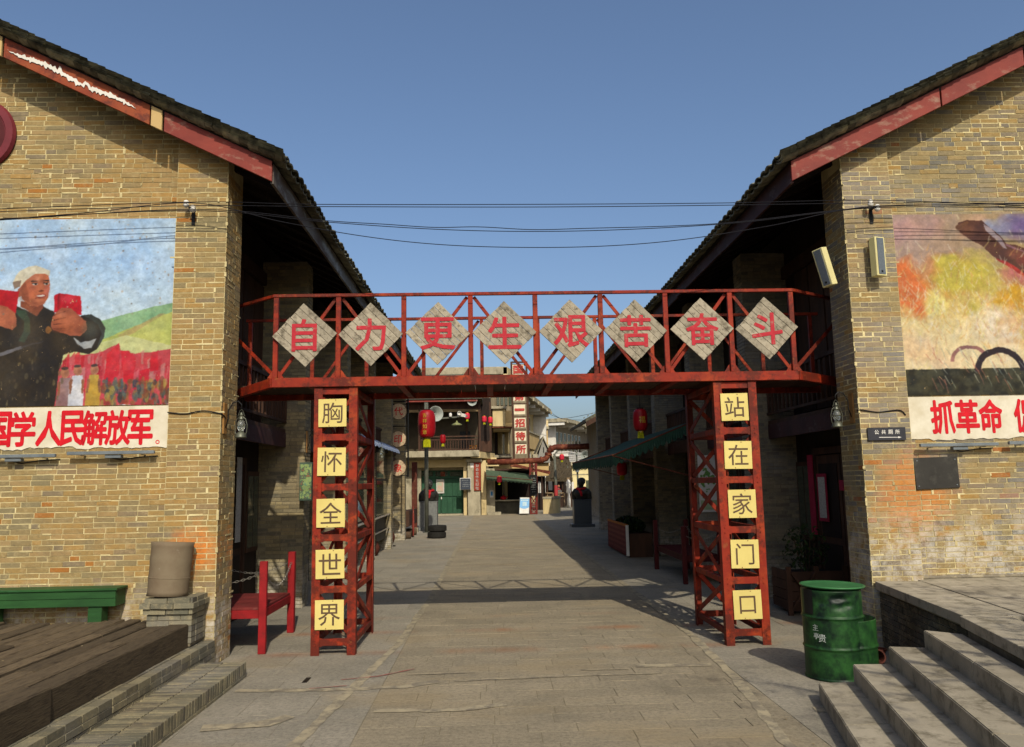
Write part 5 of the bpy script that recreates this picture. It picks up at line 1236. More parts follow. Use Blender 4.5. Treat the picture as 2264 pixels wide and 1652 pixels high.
for k, (ch, vx, vy) in enumerate((('代', 881, 909.5), ('印', 880, 971), ('象', 879.5, 1034.5))):
    c = at(vx, vy, 26.22); t = Thing('wood_slice', f'round wood slice with red character {ch}, '+['highest', 'middle', 'lowest'][k]+' on the black ladder frame', 'sign', c, 'round wood slices on the ladder frame')
    rr = random.Random(k); ri = [.272+rr.uniform(-.008, .008) for _ in range(24)]
    MB().prism([c+Vector((ri[j]*math.cos(2*math.pi*j/24), 0, ri[j]*math.sin(2*math.pi*j/24))) for j in range(24)], (0, .06, 0)).build('bark_ring', M_bark, t)
    MB().prism([c+Vector((.94*ri[j]*math.cos(2*math.pi*j/24), -.003, .94*ri[j]*math.sin(2*math.pi*j/24))) for j in range(24)], (0, -.004, 0)).build('cut_face', M_slice, t)
    cr_ = MB()
    for j in range(12): a = 2*math.pi*j/12+rr.uniform(-.1, .1); cr_.bar(c+Vector((.18*math.cos(a), -.0085, .18*math.sin(a))), c+Vector((.25*math.cos(a), -.0085, .25*math.sin(a))), .003, .007, (0, 0, 1) if abs(math.cos(a)) > .5 else (1, 0, 0))
    cr_.build('crack', M_bark, t)
    text(MB(), ch, c-GY*.011, GX, GZ, h=.27, bold=.012).build('character', M_charred2, t, fix=False)
# glass display case along the left piers
dcs = Thing('display_case', 'black framed glass display case with chrome rail and striped blue cover along the left shops', 'display case', (-3.0, 22.5, 0))
x0, x1, y0, y1 = -3.62, -3.22, 19.2, 25.6
for y in (y0, (y0+y1)/2, y1):
    for x in (x0, x1): MB().box(x-.03, x+.03, y-.03, y+.03, .3, 2.95).build('frame_post', M_black, dcs)
for z in (1.05, 2.1, 2.95): MB().box(x1-.025, x1+.025, y0+.031, y1-.031, z-.025, z+.025).build('frame_rail', M_black, dcs)
MB().box(x0+.035, x1-.035, y0, y1, .35, 1.0).build('lower_cabinet', M_black, dcs, bevel=.01)
for k in range(2): a = y0+.05+k*(y1-y0)/2; MB().box(x1-.006, x1+.006, a, a+(y1-y0)/2-.1, 1.08, 2.07).box(x1-.006, x1+.006, a, a+(y1-y0)/2-.1, 2.13, 2.92).build('pane', M_glass, dcs)
for k in range(4): MB().box(x0+.05, x0+.1, y0+.3+k*1.5, y0+1.4+k*1.5, 1.2, 2.7).build('poster_inside', [M_paper, M_prt, M_cream, M_dark2][k], dcs)
M_chr = mat('chrome_rail', '#c9c9c4', '#b5b5b0', 5, .2, metal=.9); MB().tube([(x1+.08, y0-.3, 1.02), (x1+.08, y1, 1.08)], .03, 8).build('chrome_rail', M_chr, dcs); MB().tube([(x1+.06, y0-.3, .62), (x1+.06, y1, .66)], .022, 8).build('lower_rail', M_chr, dcs)
M_blue = NM('blue_striped_cloth'); wv = M_blue.n('ShaderNodeTexWave'); wv.bands_direction = 'Y'; wv.inputs['Scale'].default_value = 1.4; M_blue.l(M_blue.pos(), wv.inputs[0]); M_blue = M_blue.out(M_blue.ramp(wv.outputs['Fac'], [(.35, '#2b4f86'), (.5, '#aeb6be')]), .6)
vs = []; n = 22; cl = MB()
for i in range(n+1):
    y = y0-.3+(y1-y0+.7)*i/n; 
    for k in range(7):
        a = math.pi*.5*k/6; vs.append((x0+.05+.62*math.sin(a), y, 2.98+.28*math.cos(a)-.05*abs(math.sin(i*1.6))*(k/6)))
cl.add(vs, [(i*7+k, i*7+k+1, (i+1)*7+k+1, (i+1)*7+k) for i in range(n) for k in range(6)]).build('striped_cover', M_blue, dcs, fix=False)
for k, v in enumerate(((827, 1229), (847, 1213), (863, 1202))):
    d = cf*FPX+CR*(v[0]-CX0)-CU*(v[1]-CY0); q = Vector((0, 0, EYE))+d*(-EYE/d.z)
    t = Thing('terracotta_pot', 'brown glazed pot standing in front of the display case, '+['nearest', 'middle', 'farthest'][k], 'pot', (q.x, q.y, 0), 'brown pots in front of the display case')
    MB().lathe([(.09, 0), (.15, .14), (.16, .24), (.11, .34), (.1, .37), (.12, .39), (.09, .39), (.1, .3)], 20, t.L).build('pot_body', M_terra, t, smooth=True)
# red timber post and wooden trough
rpst = Thing('timber_post', 'weathered red timber post at the end of the left shops', 'post', (-3.2, 33.6, 0)); MB().box(-3.32, -3.1, 33.5, 33.72, 0, at(920, 1022, 33.6).z).build('shaft', mat('faded_red_timber', '#5e2f22', '#48251c', 4, .8, '#74583f', 6, (.55, .72)), rpst, bevel=.01); MB().box(-3.36, -3.06, 33.46, 33.76, 0, .18).build('stone_foot', M_conc, rpst)
tr = Thing('wooden_trough', 'dark wooden trough with round log feet beside the last brick pier', 'trough', (-3.25, 30.6, 0))
MB().prism([(-3.5, 29.4, .3), (-3.0, 29.4, .45), (-3.0, 29.4, 1.0), (-3.5, 29.4, .95)], (0, 3.0, 0)).build('trough_body', M_dark2, tr)
for y in (29.5, 30.6, 31.7): MB().tube([(-3.55, y, .13), (-2.95, y, .13)], .13, 12).build('log_foot', M_bark, tr)
MB().lathe([(.0, .05), (.02, .06), (.04, .35), (.035, .8), (.012, 1.15)], 10, (-2.93, 30.2, 0)).build('red_paddle', M_barge, tr)
# wooden planter with shrub in the right gallery
pl = Thing('planter_box', 'rough timber planter box with cross braced sides in shade behind the drum', 'planter', (4.66, 12.0, 0))
for z in (.12, .26, .40, .54): MB().box(4.26, 5.06, 11.63, 11.66, z-.065, z+.065).box(4.26, 4.29, 11.661, 12.37, z-.065, z+.065).build('side_board', M_dark2, pl)
MB().box(4.3, 5.03, 11.67, 12.36, .3, .56).build('soil', mat('soil', '#2a2118', '#1f1812', 9), pl)
for x in (4.24, 4.64, 5.06): MB().box(x-.035, x+.035, 11.59, 11.63, 0, .68).build('corner_stake', M_dark2, pl)
MB().bar((4.27, 11.6, .1), (4.62, 11.6, .6), .05, .03).bar((4.27, 11.58, .6), (4.62, 11.58, .1), .05, .03).build('cross_brace', M_dark2, pl)
def leaves(name, c, r, n, th, lf=.035, seed=1, m=None):
    q = random.Random(seed); ms = []
    while len(ms) < n:
        v = Vector((q.uniform(-1, 1), q.uniform(-1, 1), q.uniform(-1, 1)))
        if v.length > 1 or (v.length < .5 and q.random() < .5): continue
        if math.sin(v.x*7+1)*math.sin(v.z*6)*math.sin(v.y*7) > .25: continue
        R3 = Matrix.Rotation(q.uniform(0, 6.3), 3, Vector((q.gauss(0, 1), q.gauss(0, 1), q.gauss(0, 1))).normalized()); s_ = lf*q.uniform(.6, 1.3)
        ms.append(M4(Vector(c)+Vector((v.x*r[0], v.y*r[1], v.z*r[2])), R3 @ Vector((s_*.45, 0, 0)), R3 @ Vector((0, s_, 0)), R3 @ Vector((0, 0, s_*.2))))
    return joined(name, ms, m or M_leaf, th, tv=np.array([(0, -1, 0), (1, 0, 1), (0, 1, 0), (-1, 0, 1)], float), tf=np.array([(0, 1, 2, 3)]))
sh = Thing('potted_shrub', 'dark leafy shrub growing in the shaded timber planter', 'plant', (4.66, 12, .56)); leaves('foliage', (4.66, 12, .9), (.36, .32, .36), 420, sh, .04)
for k in range(5): MB().tube([(4.66+.03*k-.06, 12, .5), (4.66+.1*(k-2), 12+.05*k-.1, 1.05)], .008, 5).build('stem', M_bark, sh)
# red lettered panel with greenery on the right
rs_ = Thing('red_notice_panel', 'low red panel printed with rows of white text and orange edge in the shade', 'sign', (3.45, 22, 0))
MB().box(3.42, 3.46, 20.6, 23.9, .05, .78).build('panel', mat('dull_red_panel', '#6e171b', '#591216', 5, .7), rs_); MB().box(3.415, 3.465, 20.6, 23.9, .785, .84).build('orange_edge', mat('orange_trim', '#b5702f', '#9a5c26', 6), rs_); MB().box(3.40, 3.47, 20.55, 20.595, .05, .82).build('end_trim', M_wwhite, rs_)
M_lt = mat('pale_print', '#8a4a42', '#7a4038', 30)
for k, ch in enumerate(('艰苦奋斗自力更生', '自力更生艰苦奋斗', '艰苦奋斗自力更生')): pass
tb = MB(); q = random.Random(3)
for r_ in range(5):
    y = 20.8
    while y < 23.7: w = q.uniform(.05, .11); tb.add([(3.4185, y, .66-r_*.13), (3.4185, y+w, .66-r_*.13), (3.4185, y+w, .72-r_*.13), (3.4185, y, .72-r_*.13)], [(0, 1, 2, 3)]); y += w+.035
tag(tb.build('text_rows', M_lt, rs_, fix=False), kind='stuff')
hb = Thing('low_hedge', 'low dark green hedge trough behind the red panel', 'hedge', (3.8, 22, 0)); MB().box(3.5, 4.1, 20.7, 23.9, 0, .6).build('trough', M_dark2, hb); leaves('foliage', (3.8, 22.3, .75), (.32, 1.6, .22), 1800, hb, .05, 4)
# ================================================================== FAR END OF THE LANE
def PB(th, name, m, x0, x1, y0, y1, Yd, dep, bevel=0, mb=None, do=True, parent=None):
    """box whose front face, at distance Yd, covers the measured rectangle"""
    a, b = at(x0, (y0+y1)/2, Yd), at(x1, (y0+y1)/2, Yd); zt, zb = at((x0+x1)/2, y0, Yd).z, at((x0+x1)/2, y1, Yd).z
    mb = mb or MB(); mb.box(a.x, b.x, Yd, Yd+dep, max(zb, -.02) if y1 > 1125 else zb, zt)
    return mb.build(name, m, th, bevel=bevel, parent=parent) if do else mb
# --- concrete shop with green doors and wooden balcony
A = Thing('corner_shop', 'concrete corner shop with green double doors and a brown wooden balcony above', 'building', (-3, 50, 0))
PB(A, 'ground_wall', M_conc, 840, 931, 1026, 1141, 50.6, 9); PB(A, 'rear_wall', M_conc, 931, 1034, 1020, 1141, 51.4, 8)
PB(A, 'lintel', M_cream, 870, 1026, 1018, 1034, 50.2, 1.2); PB(A, 'lintel', M_conc, 870, 1026, 1011, 1017.5, 50.05, 1.2)
for z in (0,): PB(A, 'shadow_lintel', M_conc, 931, 1026, 1034.3, 1040, 50.9, .5)
PB(A, 'door_step', M_conc, 926, 1028, 1137, 1142, 50.3, 1)
tr_ = PB(A, 'transom', M_door, 926, 1025, 1040, 1058, 51.0, .3)
for k in range(3): PB(A, 'pane', M_glass, 931+k*32, 957+k*32, 1043, 1053, 50.96, .04, parent=tr_)
PB(A, 'poster_in_transom', M_pipe, 974, 984, 1043, 1053, 50.93, .03)
for k in range(2):
    d = PB(A, 'door', M_door, 926+k*49.5, 974.5+k*49.5, 1058.5, 1137, 51.05, .2)
    for r in range(2):
        for q in range(4): PB(A, 'door_board', M_door, 928+k*49.5+q*11.6, 938.8+k*49.5+q*11.6, 1061+r*39, 1097+r*38, 50.99, .055, parent=d)
PB(A, 'door_latch', M_wwhite, 975, 977, 1099, 1104, 50.95, .05)
dp = Thing('door_poster', 'pale poster with pink border on the green doors of the corner shop', 'poster', at(972, 1078, 50.9)); PB(dp, 'sheet', M_paper, 964.5, 982, 1060, 1091, 50.94, .03); PB(dp, 'print', mat('pink_print', '#b98a80', '#94a088', 4), 967, 979.5, 1063, 1087, 50.91, .025)
PB(A, 'door_jamb', M_cream, 1024.8, 1033, 1014, 1140, 50.1, 1.2)
PB(A, 'corner_pillar', M_conc, 1034, 1062, 1021, 1142, 49.7, 1.4, .02); PB(A, 'pillar_cap', M_conc, 1030, 1065, 1014, 1021, 49.55, 1.7, .02)
PB(A, 'side_pier', M_cream, 1064, 1075, 1018, 1142, 50.0, 1.3)  # right face of the pillar, sunlight put in as a paler colour
PB(A, 'efflorescence', M_wwhite, 1040, 1049, 1024, 1034, 49.69, .02)
PB(A, 'balcony_slab', M_conc, 868, 1060, 997, 1011, 49.0, 9, .02)
a, b = at(1062, 1003, 49), at(1076, 1008, 49)
MB().prism([(a.x, 49.05, a.z-.25), (a.x, 49.05, a.z+.12), (a.x+.9, 52.5, a.z+.12), (a.x+.9, 52.5, a.z-.25)], (-.6, .2, 0)).build('side_slab', M_cream, A)
PB(A, 'cornice', M_cream, 1060, 1098, 1012, 1020, 51.5, 4)
PB(A, 'upper_wall', mat('grey_brown_board_wall', '#4f4636', '#3f382c', 2, .85), 868, 1056, 889, 998, 52.0, 6)
PB(A, 'upper_door', M_black, 1017, 1040, 954, 997, 51.95, .06)
for x in (956, 1030): PB(A, 'wall_post', M_dark2, x, x+4, 905, 997, 51.92, .07)
PB(A, 'tie_beam', mat('bare_tan_beam', '#7c6848', '#64543b', 5), 868, 1058, 905.5, 911, 49.3, .2); PB(A, 'eave_board', M_dark2, 868, 1062, 889, 905, 49.35, .12)
PB(A, 'eave_fascia', M_barge, 868, 1056, 884.5, 888.5, 48.6, .1)
rfm = MB(); za = at(900, 884, 48.6).z; xa, xb = at(868, 884, 48.6).x, at(1066, 884, 48.6).x
rfm.prism([(xa, 48.5, za), (xa, 55, za+2.4), (xa, 60, za)], (xb-xa, 0, 0)).build('roof', M_tile, A)
for x, w in ((1058, 5), (1082, 4.5), (925, 4)): PB(A, 'balcony_post', M_dark2, x, x+w, 889, 998, 49.25 if x != 1082 else 50.6, .22)
PB(A, 'side_wing_wall', M_dark, 1063, 1086, 880, 1000, 52.4, 3); PB(A, 'side_rail', M_dark2, 1063, 1084, 975, 999, 50.3, .1)
rl = PB(A, 'railing', M_dark2, 928, 1057, 964, 966.5, 49.2, .1); PB(A, 'railing', M_dark2, 928, 1057, 971, 973.5, 49.2, .1); PB(A, 'railing', M_dark2, 928, 1057, 993, 996, 49.2, .1)
for k in range(22): PB(A, 'baluster', M_dark2, 930+k*5.9, 932+k*5.9, 973.5, 993, 49.22, .05, parent=rl)
for k in range(2):
    t = Thing('yellow_chair', 'small yellow wooden chair on the balcony floor, '+['left', 'right'][k]+' one', 'chair', at(1040+k*10, 996, 49.7), 'yellow chairs on the balcony')
    my = mat('yellow_wood', '#b5762a', '#9a6220', 6); x = 1037+k*10
    PB(t, 'seat', my, x, x+8, 990.5, 992, 49.6, .4); PB(t, 'backrest', my, x, x+8, 984.5, 987.5, 49.95, .05)
    for q in (0, 6.6): PB(t, 'leg', my, x+q, x+q+1.4, 992, 997, 49.6, .06)
    for q in (0, 6.6): PB(t, 'leg', my, x+q, x+q+1.4, 984, 997, 49.93, .06)
c = at(1055, 900, 48.9); th_ = Thing('horn_loudspeaker', 'round grey horn loudspeaker under the balcony eave', 'speaker', c); th_.root.location = c; horn(at(1045, 886.5, 48.9), (-.1, -1, -.15), .28, M_horn, th_)
rb = Thing('red_name_board', 'tall red board with pale brush characters on the shop corner pillar', 'sign', at(1055, 1060, 49.6)); PB(rb, 'board', mat('brick_red_board', '#8a3420', '#742a1a', 5, .6), 1048, 1062.5, 1023, 1084.5, 49.6, .08)
for k, ch in enumerate('财会合作社旧址'): text(MB(), ch, at(1055, 1030+k*8.2, 49.59)-GY*.02, GX, GZ, h=.19, bold=.0).build('character', M_paper, rb, fix=False)
bb_ = Thing('chalk_notice_board', 'dark blackboard with chalk notes hung beside the green doors', 'sign', at(1029, 1070, 49.5)); PB(bb_, 'frame', M_wwhite, 1016.8, 1041.2, 1057, 1083.2, 49.5, .06); PB(bb_, 'board', mat('blue_black_board', '#3a4049', '#30353d', 4), 1017.8, 1040.2, 1058, 1082.2, 49.46, .05)
def chalk(th, x0, x1, rows, Yd, m, seed=1):
    q = random.Random(seed); mb = MB()
    for y in rows:
        x = x0+q.uniform(0, 3)
        while x < x1-1:
            w = q.uniform(.8, 1.8); a = at(x, y, Yd); b = at(x+w, y-1.4*q.uniform(.5, 1.2), Yd); mb.add([(a.x, Yd, a.z), (b.x, Yd, a.z), (b.x, Yd, b.z), (a.x, Yd, b.z)], [(0, 1, 2, 3)]); x += w+q.uniform(.4, 1.6)
    tag(mb.build('chalk_text', m, th, fix=False), kind='stuff')
M_chalk = mat('chalk', '#8c8f8e', '#757877', 20); chalk(bb_, 1021, 1038, [1063, 1068, 1072, 1076], 49.45, M_chalk)
# --- tall concrete house with bay window behind the shop
B_ = Thing('bay_window_house', 'concrete and timber house with projecting cream bay behind the corner shop', 'building', (1, 57, 0))
PB(B_, 'wall', mat('brown_grey_cladding', '#7d725d', '#665c4a', 3, .9, stretch=(3, 1, .4)), 1062, 1168, 850, 1100, 57.5, 6)
PB(B_, 'parapet_roof', M_conc, 918, 1122, 812, 829, 56.5, 9, .03); a = at(1122, 820, 56.5); MB().prism([(a.x, 56.5, at(1122, 829, 56.5).z), (a.x, 56.5, at(1122, 812, 56.5).z), (a.x+1.3, 62, at(1122, 812, 56.5).z), (a.x+1.3, 62, at(1122, 829, 56.5).z)], (-.3, 0, 0)).build('parapet_return', M_cream, B_)
PB(B_, 'bay_front', M_cream, 1089, 1117, 904, 943, 54.6, 2.8, .02); PB(B_, 'bay_cap', M_conc, 1086, 1120, 898, 904, 54.4, 3, .02); PB(B_, 'bay_side', M_tan, 1117.2, 1132, 908, 946, 55.6, 1.8); PB(B_, 'bay_sill', M_pipe, 1088, 1132, 943.5, 946, 54.5, 2.9); PB(B_, 'bay_soffit', M_cream, 1090, 1128, 946.3, 951, 54.8, 2.6)
for k in range(4): PB(B_, 'window', M_glass, 1098+k*9, 1104+k*9, 870, 896, 57.4, .1)
for x, m, y0 in ((1094, M_dark, 955), (1110, M_glass, 960)): PB(B_, 'window', m, x, x+8, y0, 1006, 57.38, .12)
for x in (1104, 1119): 
    a = at(x, 980, 57.3); MB().obox(a, (.2, -.22, 0), (.02, .02, 0), (0, 0, .75)).build('shutter', M_cream, B_)
PB(B_, 'ledge', M_conc, 1086, 1132, 1006, 1012, 56.2, 1.4)
PB(B_, 'lower_wall', M_tan, 1090, 1180, 1020, 1100, 57.2, .3)
PB(B_, 'downpipe', M_wwhite, 1082.5, 1084, 866, 905, 54.5, .06)
# --- hostel sign tower
hs_ = Thing('hostel_sign', 'tall dark frame sign of white squares with red characters 国第一招待所', 'sign', at(1150, 900, 52))
for x in (1131.5, 1164.5):
    a, b = at(x-1, 800, 52), at(x+1.5+3*0, 1017, 52); MB().bar((a.x, 52, a.z), (b.x+.1, 52, b.z), .13, .13, (0, 1, 0)).build('frame_post', M_dark2, hs_)
for v in (801, 807, 1016): a, b = at(1131, v, 52), at(1166, v, 52); MB().bar((a.x, 52, a.z), (b.x, 52, b.z), .1, .1).build('frame_bar', M_dark2, hs_)
M_sq = mat('cream_sign_square', '#cfc3a8', '#bfb295', 5, .6)
for k, ch in enumerate('国 第一招待所'):
    cx, cy = 1145+k*1.05+.5, 817.5+k*29.2+(.8 if k > 1 else 0); pp = PB(hs_, 'sign_square', M_sq, cx-12.5, cx+12.5, cy-11, cy+10.5, 51.9, .1)
    if ch != ' ': text(MB(), ch, at(cx, cy, 51.9)-GY*.03, GX, GZ, w=.6, h=.52 if ch != '一' else .09, bold=.045).build('character', mat('faded_red_letter', '#a84038', '#963630', 8), hs_, fix=False)
    if k: PB(hs_, 'spacer_bar', M_dark2, 1133, 1164, cy-14.5, cy-12.5, 51.95, .06)
# --- rotated houses with flat rib canopies
def canopy_house(name, label, P0, dirx, L, depth, H, over, ribs, wins, m_wall, wx):
    d = Vector((dirx, 1, 0)).normalized(); n = Vector((d.y, -d.x, 0)); P0 = Vector((*P0, 0)); th = Thing(name, label, 'building', P0)
    def O(u0, u1, v0, v1, z0, z1, nm, m, parent=None, bevel=0):
        c = P0+d*(u0+u1)/2-n*(v0+v1)/2+GZ*(z0+z1)/2
        return MB().obox(c, d*(u1-u0)/2, n*(v1-v0)/2, GZ*(z1-z0)/2).build(nm, m, th, parent=parent, bevel=bevel)
    O(0, L, 0, depth, H-.42, H, 'roof_slab', M_conc, bevel=.03)
    O(over*.8, L-.2, over, depth-.3, 0, H-.43, 'wall', m_wall)
    for k in range(ribs):
        u = .25+k*(L-.5)/(ribs-1); O(u-.12, u+.12, .25, over+.0, H-.75, H-.425, 'canopy_rib', M_wwhite)
    for k in range(ribs):
        u = .6+k*(L-1)/(ribs-1); O(u-.3, u+.1, -.12, -.003, H-.5, H-.25, 'drip_block', M_conc)
    O(L-.6, L-.2, .5, over-.003, 0, H-.76, 'end_fin', M_wwhite); 
    O(over*.8-.25, over*.8-.003, over-.5, over+.4, 0, H-.76, 'corner_fin', M_wwhite)
    for u0, u1, z0, z1 in wins:
        w = O(u0, u1, over-.06, over-.004, z0, z1, 'window', M_wwhite); O(u0+.1, u1-.1, over-.09, over-.062, z0+.1, z1-.1, 'pane', M_glass, parent=w)
    return th, O
thC, OC = canopy_house('flat_roof_house', 'house with white end fin and ribbed flat canopy behind the hostel sign', (2.75, 60), .187, 17, 9, 8.9, 1.7, 6, [(3+i*2.3, 4.4+i*2.3, 6.1, 7.9) for i in range(5)]+[(3+i*2.3, 4.4+i*2.3, 2.6, 4.6) for i in range(5)], M_cream, 0)
OC(2, 12, .6, 1.69, 4.7, 6.0, 'balcony', M_tan, bevel=.02); OC(1.9, 12.1, .5, 1.69, 6.005, 6.12, 'balcony_cap', M_conc)
OC(-.3, 1.2, .6, 1.2, 0, 8.4, 'white_pier', M_wwhite)
thD, OD = canopy_house('flat_roof_house', 'farther pale house with ribbed flat roof and white slatted balcony', (8.35, 88), .38, 22, 12, 8.95, 2.2, 6, [(3.2+i*1.7, 4.2+i*1.7, 5.2, 7.7) for i in range(7)], mat('grey_brown_render', '#8a8171', '#756d5f', 2), 0)
OD(2, 9.5, .4, 2.19, 4.0, 5.2, 'white_balcony', M_wwhite, bevel=.02)
for k in range(5): OD(1.99, 9.51, .37, .399, 4.12+k*.22, 4.14+k*.22, 'slat_gap', M_conc)
OD(1.9, 9.6, .3, 2.19, 5.205, 5.33, 'balcony_cap', M_wwhite); OD(10, 20, .8, 2.19, 3.2, 4.4, 'tan_balcony', M_tan); OD(9.9, 20.1, .7, 2.19, 4.405, 4.5, 'balcony_cap', M_conc)
tb_ = Thing('tan_house', 'tan rendered house block between the two flat roofed houses', 'building', (7, 84, 0))
PB(tb_, 'wall', M_tan, 1181, 1213, 949, 1125, 84, 5); PB(tb_, 'parapet', M_conc, 1180, 1214, 943, 949, 83.8, 5.4); PB(tb_, 'annex', M_tan, 1196, 1215, 987, 1125, 80, 3); PB(tb_, 'annex_cap', M_conc, 1195, 1216, 983, 987, 79.8, 3.4)
PB(tb_, 'upper_wall', M_cream, 1187, 1212, 930, 943, 85, 3)
for x in (1186, 1199): PB(tb_, 'window', M_glass, x, x+7, 958, 976, 83.95, .1)
PB(tb_, 'window', M_glass, 1201, 1208, 998, 1012, 79.95, .1)
gd = Thing('grey_gable', 'small grey rendered gable with a slit window above the rusty pipe', 'gable', (3, 56, 0))
a, b, c = at(1188, 1015, 56), at(1216, 1015, 56), at(1201, 969, 56); MB().prism([a-GZ*.25, b-GZ*.25, b, c, a], (0, 4, 0)).build('gable_wall', mat('grey_render', '#8b887f', '#78756d', 2), gd)
MB().prism([c+Vector((0, -.2, .15)), a+Vector((-.25, -.2, .05)), a+Vector((-.25, -.2, -.1)), c+Vector((0, -.2, 0))], (0, 4.4, 0)).build('roof_slope', M_conc, gd); MB().prism([c+Vector((0, -.2, .15)), b+Vector((.25, -.2, .05)), b+Vector((.25, -.2, -.1)), c+Vector((0, -.2, 0))], (0, 4.4, 0)).build('roof_slope', M_conc, gd)
PB(gd, 'lower_wall', M_tan, 1187, 1213, 1022, 1052, 56.3, 3); PB(gd, 'open_front', M_dark, 1187, 1206, 1053, 1128, 57, 2.5); PB(gd, 'pale_window', M_wwhite, 1190, 1196, 1066, 1090, 56.95, .05)
for x in (1187, 1198): PB(gd, 'front_post', M_dark2, x, x+1.6, 1052, 1126, 56.2, .12)
PB(gd, 'slit_window', M_black, 1201, 1203, 989, 1001, 55.97, .05); PB(gd, 'chimney_block', M_conc, 1178, 1189, 1004, 1016, 55.5, 1.5)
# --- rusty pipe over the lane
pp = Thing('overhead_pipe', 'thick rusty pipe crossing the end of the lane with a double elbow', 'pipe', (2, 47, 0))
P = [at(1078, 1022, 47.5), at(1130, 1021, 47.3), at(1196, 1018, 47), at(1207, 1014, 47), at(1212, 1006, 47), at(1213, 1001, 47), at(1218, 993, 47), at(1227, 989, 47), at(1275, 988, 47), at(1330, 985, 46.5)]
MB().tube([P[0], P[1], P[2], P[3], P[4]], .17, 16).tube(P[5:], .17, 16).build('pipe_run', M_pipe, pp, smooth=True)
for p, q in ((P[4], P[5]), (P[2], P[3]), (P[6], P[7])): MB().tube([p, p+(q-p).normalized()*.1], .22, 16).build('flange', M_pipe, pp)
MB().tube([P[4], P[5]], .19, 16).build('elbow_joint', M_pipe, pp)
a, b = at(1195, 1030, 49.6), at(1120, 1012, 49.6)
MB().bar(at(1128, 1025, 49.8), at(1216, 1047, 49.8), .12, .12).bar(at(1128, 1030, 50.2), at(1216, 1043, 50.2), .1, .1).build('inclined_rail', M_pipe, pp)
# --- lattice column with menu blackboard
lc = Thing('lattice_column', 'red lattice steel column carrying a chalk menu board by the kiosk', 'column', at(1180, 1137, 49.5))
ml = mat('dark_red_lattice', '#6f2a22', '#57211b', 5, .6)
for x in (1172.5, 1186.5):
    a, b = at(x-.5, 1019, 49.5), at(x+.5, 1137, 49.5); MB().bar(a, (b.x, 49.5, 0), .09, .09, (0, 1, 0)).bar((a.x, 50.1, a.z), (b.x, 50.1, 0), .09, .09, (0, 1, 0)).build('corner_angle', ml, lc)
for k, (y0, y1) in enumerate(((1020, 1042), (1098, 1117), (1118, 1135))):
    a, b, c, d = at(1174, y0, 49.5), at(1186, y1, 49.5), at(1186, y0, 49.5), at(1174, y1, 49.5); MB().bar(a, b, .05, .04, (0, 1, 0)).build('lattice_brace', ml, lc); MB().bar(c, d, .05, .04, (0, 1, 0)).build('lattice_brace', ml, lc); MB().bar((d.x, 49.47, d.z), (b.x, 49.47, b.z), .05, .07).build('lattice_brace', ml, lc)
mbd = PB(lc, 'menu_board', M_black, 1171, 1187.5, 1050, 1097, 49.35, .08); chalk(lc, 1174, 1185, [1058, 1063, 1068, 1073, 1078, 1083, 1088], 49.34, mat('chalk_green', '#7d8c86', '#8a8a84', 30), 4)
# --- kiosk
ki = Thing('kiosk', 'open fronted kiosk with counter under the green awning at the lane end', 'kiosk', (1.4, 50.5, 0))
PB(ki, 'side_pier', M_conc, 1075.5, 1094, 1036, 1140, 50.4, 1.5); PB(ki, 'counter', mat('dark_stone_counter', '#4d4a3e', '#3a3830', 3), 1094.2, 1172, 1108, 1138, 50.9, .7, .01); PB(ki, 'counter_top', M_conc, 1093, 1173, 1105, 1108, 50.7, 1)
PB(ki, 'back_wall', M_dark, 1094.2, 1175, 1040, 1138, 53, .3); PB(ki, 'step', M_conc, 1078, 1108, 1133, 1140, 49.6, 1)
PB(ki, 'shutter', M_cream, 1110, 1113, 1058, 1103, 52.4, .1); PB(ki, 'shutter', M_cream, 1115, 1122, 1056, 1103, 52.0, .1); PB(ki, 'window', M_glass, 1113, 1115, 1060, 1100, 52.5, .1); PB(ki, 'roof_beam', M_dark2, 1094, 1180, 1036, 1040, 50.4, 2.8)
PB(ki, 'upper_band', M_cream, 1075, 1103, 1023, 1031, 50.5, 1)
kt = Thing('red_kettle', 'shiny red kettle on the kiosk counter', 'kettle', at(1113, 1105, 50.9)); c = at(1113, 1105, 50.9); MB().lathe([(.16, 0), (.2, .08), (.18, .18), (.08, .24), (.02, .28)], 20, c).build('kettle_body', M_redcl, kt, smooth=True); MB().tube([c+Vector((-.14, 0, .2)), c+Vector((0, 0, .38)), c+Vector((.14, 0, .2))], .015, 6).build('kettle_handle', M_black, kt); MB().tube([c+Vector((.17, 0, .1)), c+Vector((.3, 0, .22))], [.03, .015], 8).build('spout', M_redcl, kt)
bp = Thing('blue_notice', 'small blue and white notice on the kiosk side pier', 'sign', at(1087, 1090, 50.3)); PB(bp, 'sheet', M_wwhite, 1083, 1091, 1084, 1100, 50.34, .04); PB(bp, 'print', mat('blue_print', '#2f6fa0', '#3f82b0', 8), 1085, 1089.5, 1087, 1096, 50.31, .025)
awning('green_awning', 'faded green scalloped awning over the kiosk counter', at(1075, 1052, 48.9), at(1177, 1061, 48.9), at(1070, 1036, 50.6), at(1177, 1049, 50.6), .28, mat('faded_green_cloth', '#495843', '#3c4a3a', 5), 12, (False, False))
ab = Thing('advert_board', 'blue and white folding advert board standing before the kiosk', 'sign', at(1159, 1137, 49.2))
a0, a1, b0, b1 = at(1147.5, 1137, 49), at(1170, 1137, 49), at(1149.5, 1100, 49.5), at(1171, 1100, 49.5); a0.z = a1.z = .02
M_ablue = mat('advert_blue', '#2f86b8', '#2a78a8', 3, .4); nrm = (b0-a0).cross(a1-a0).normalized(); nrm = nrm if nrm.y < 0 else -nrm
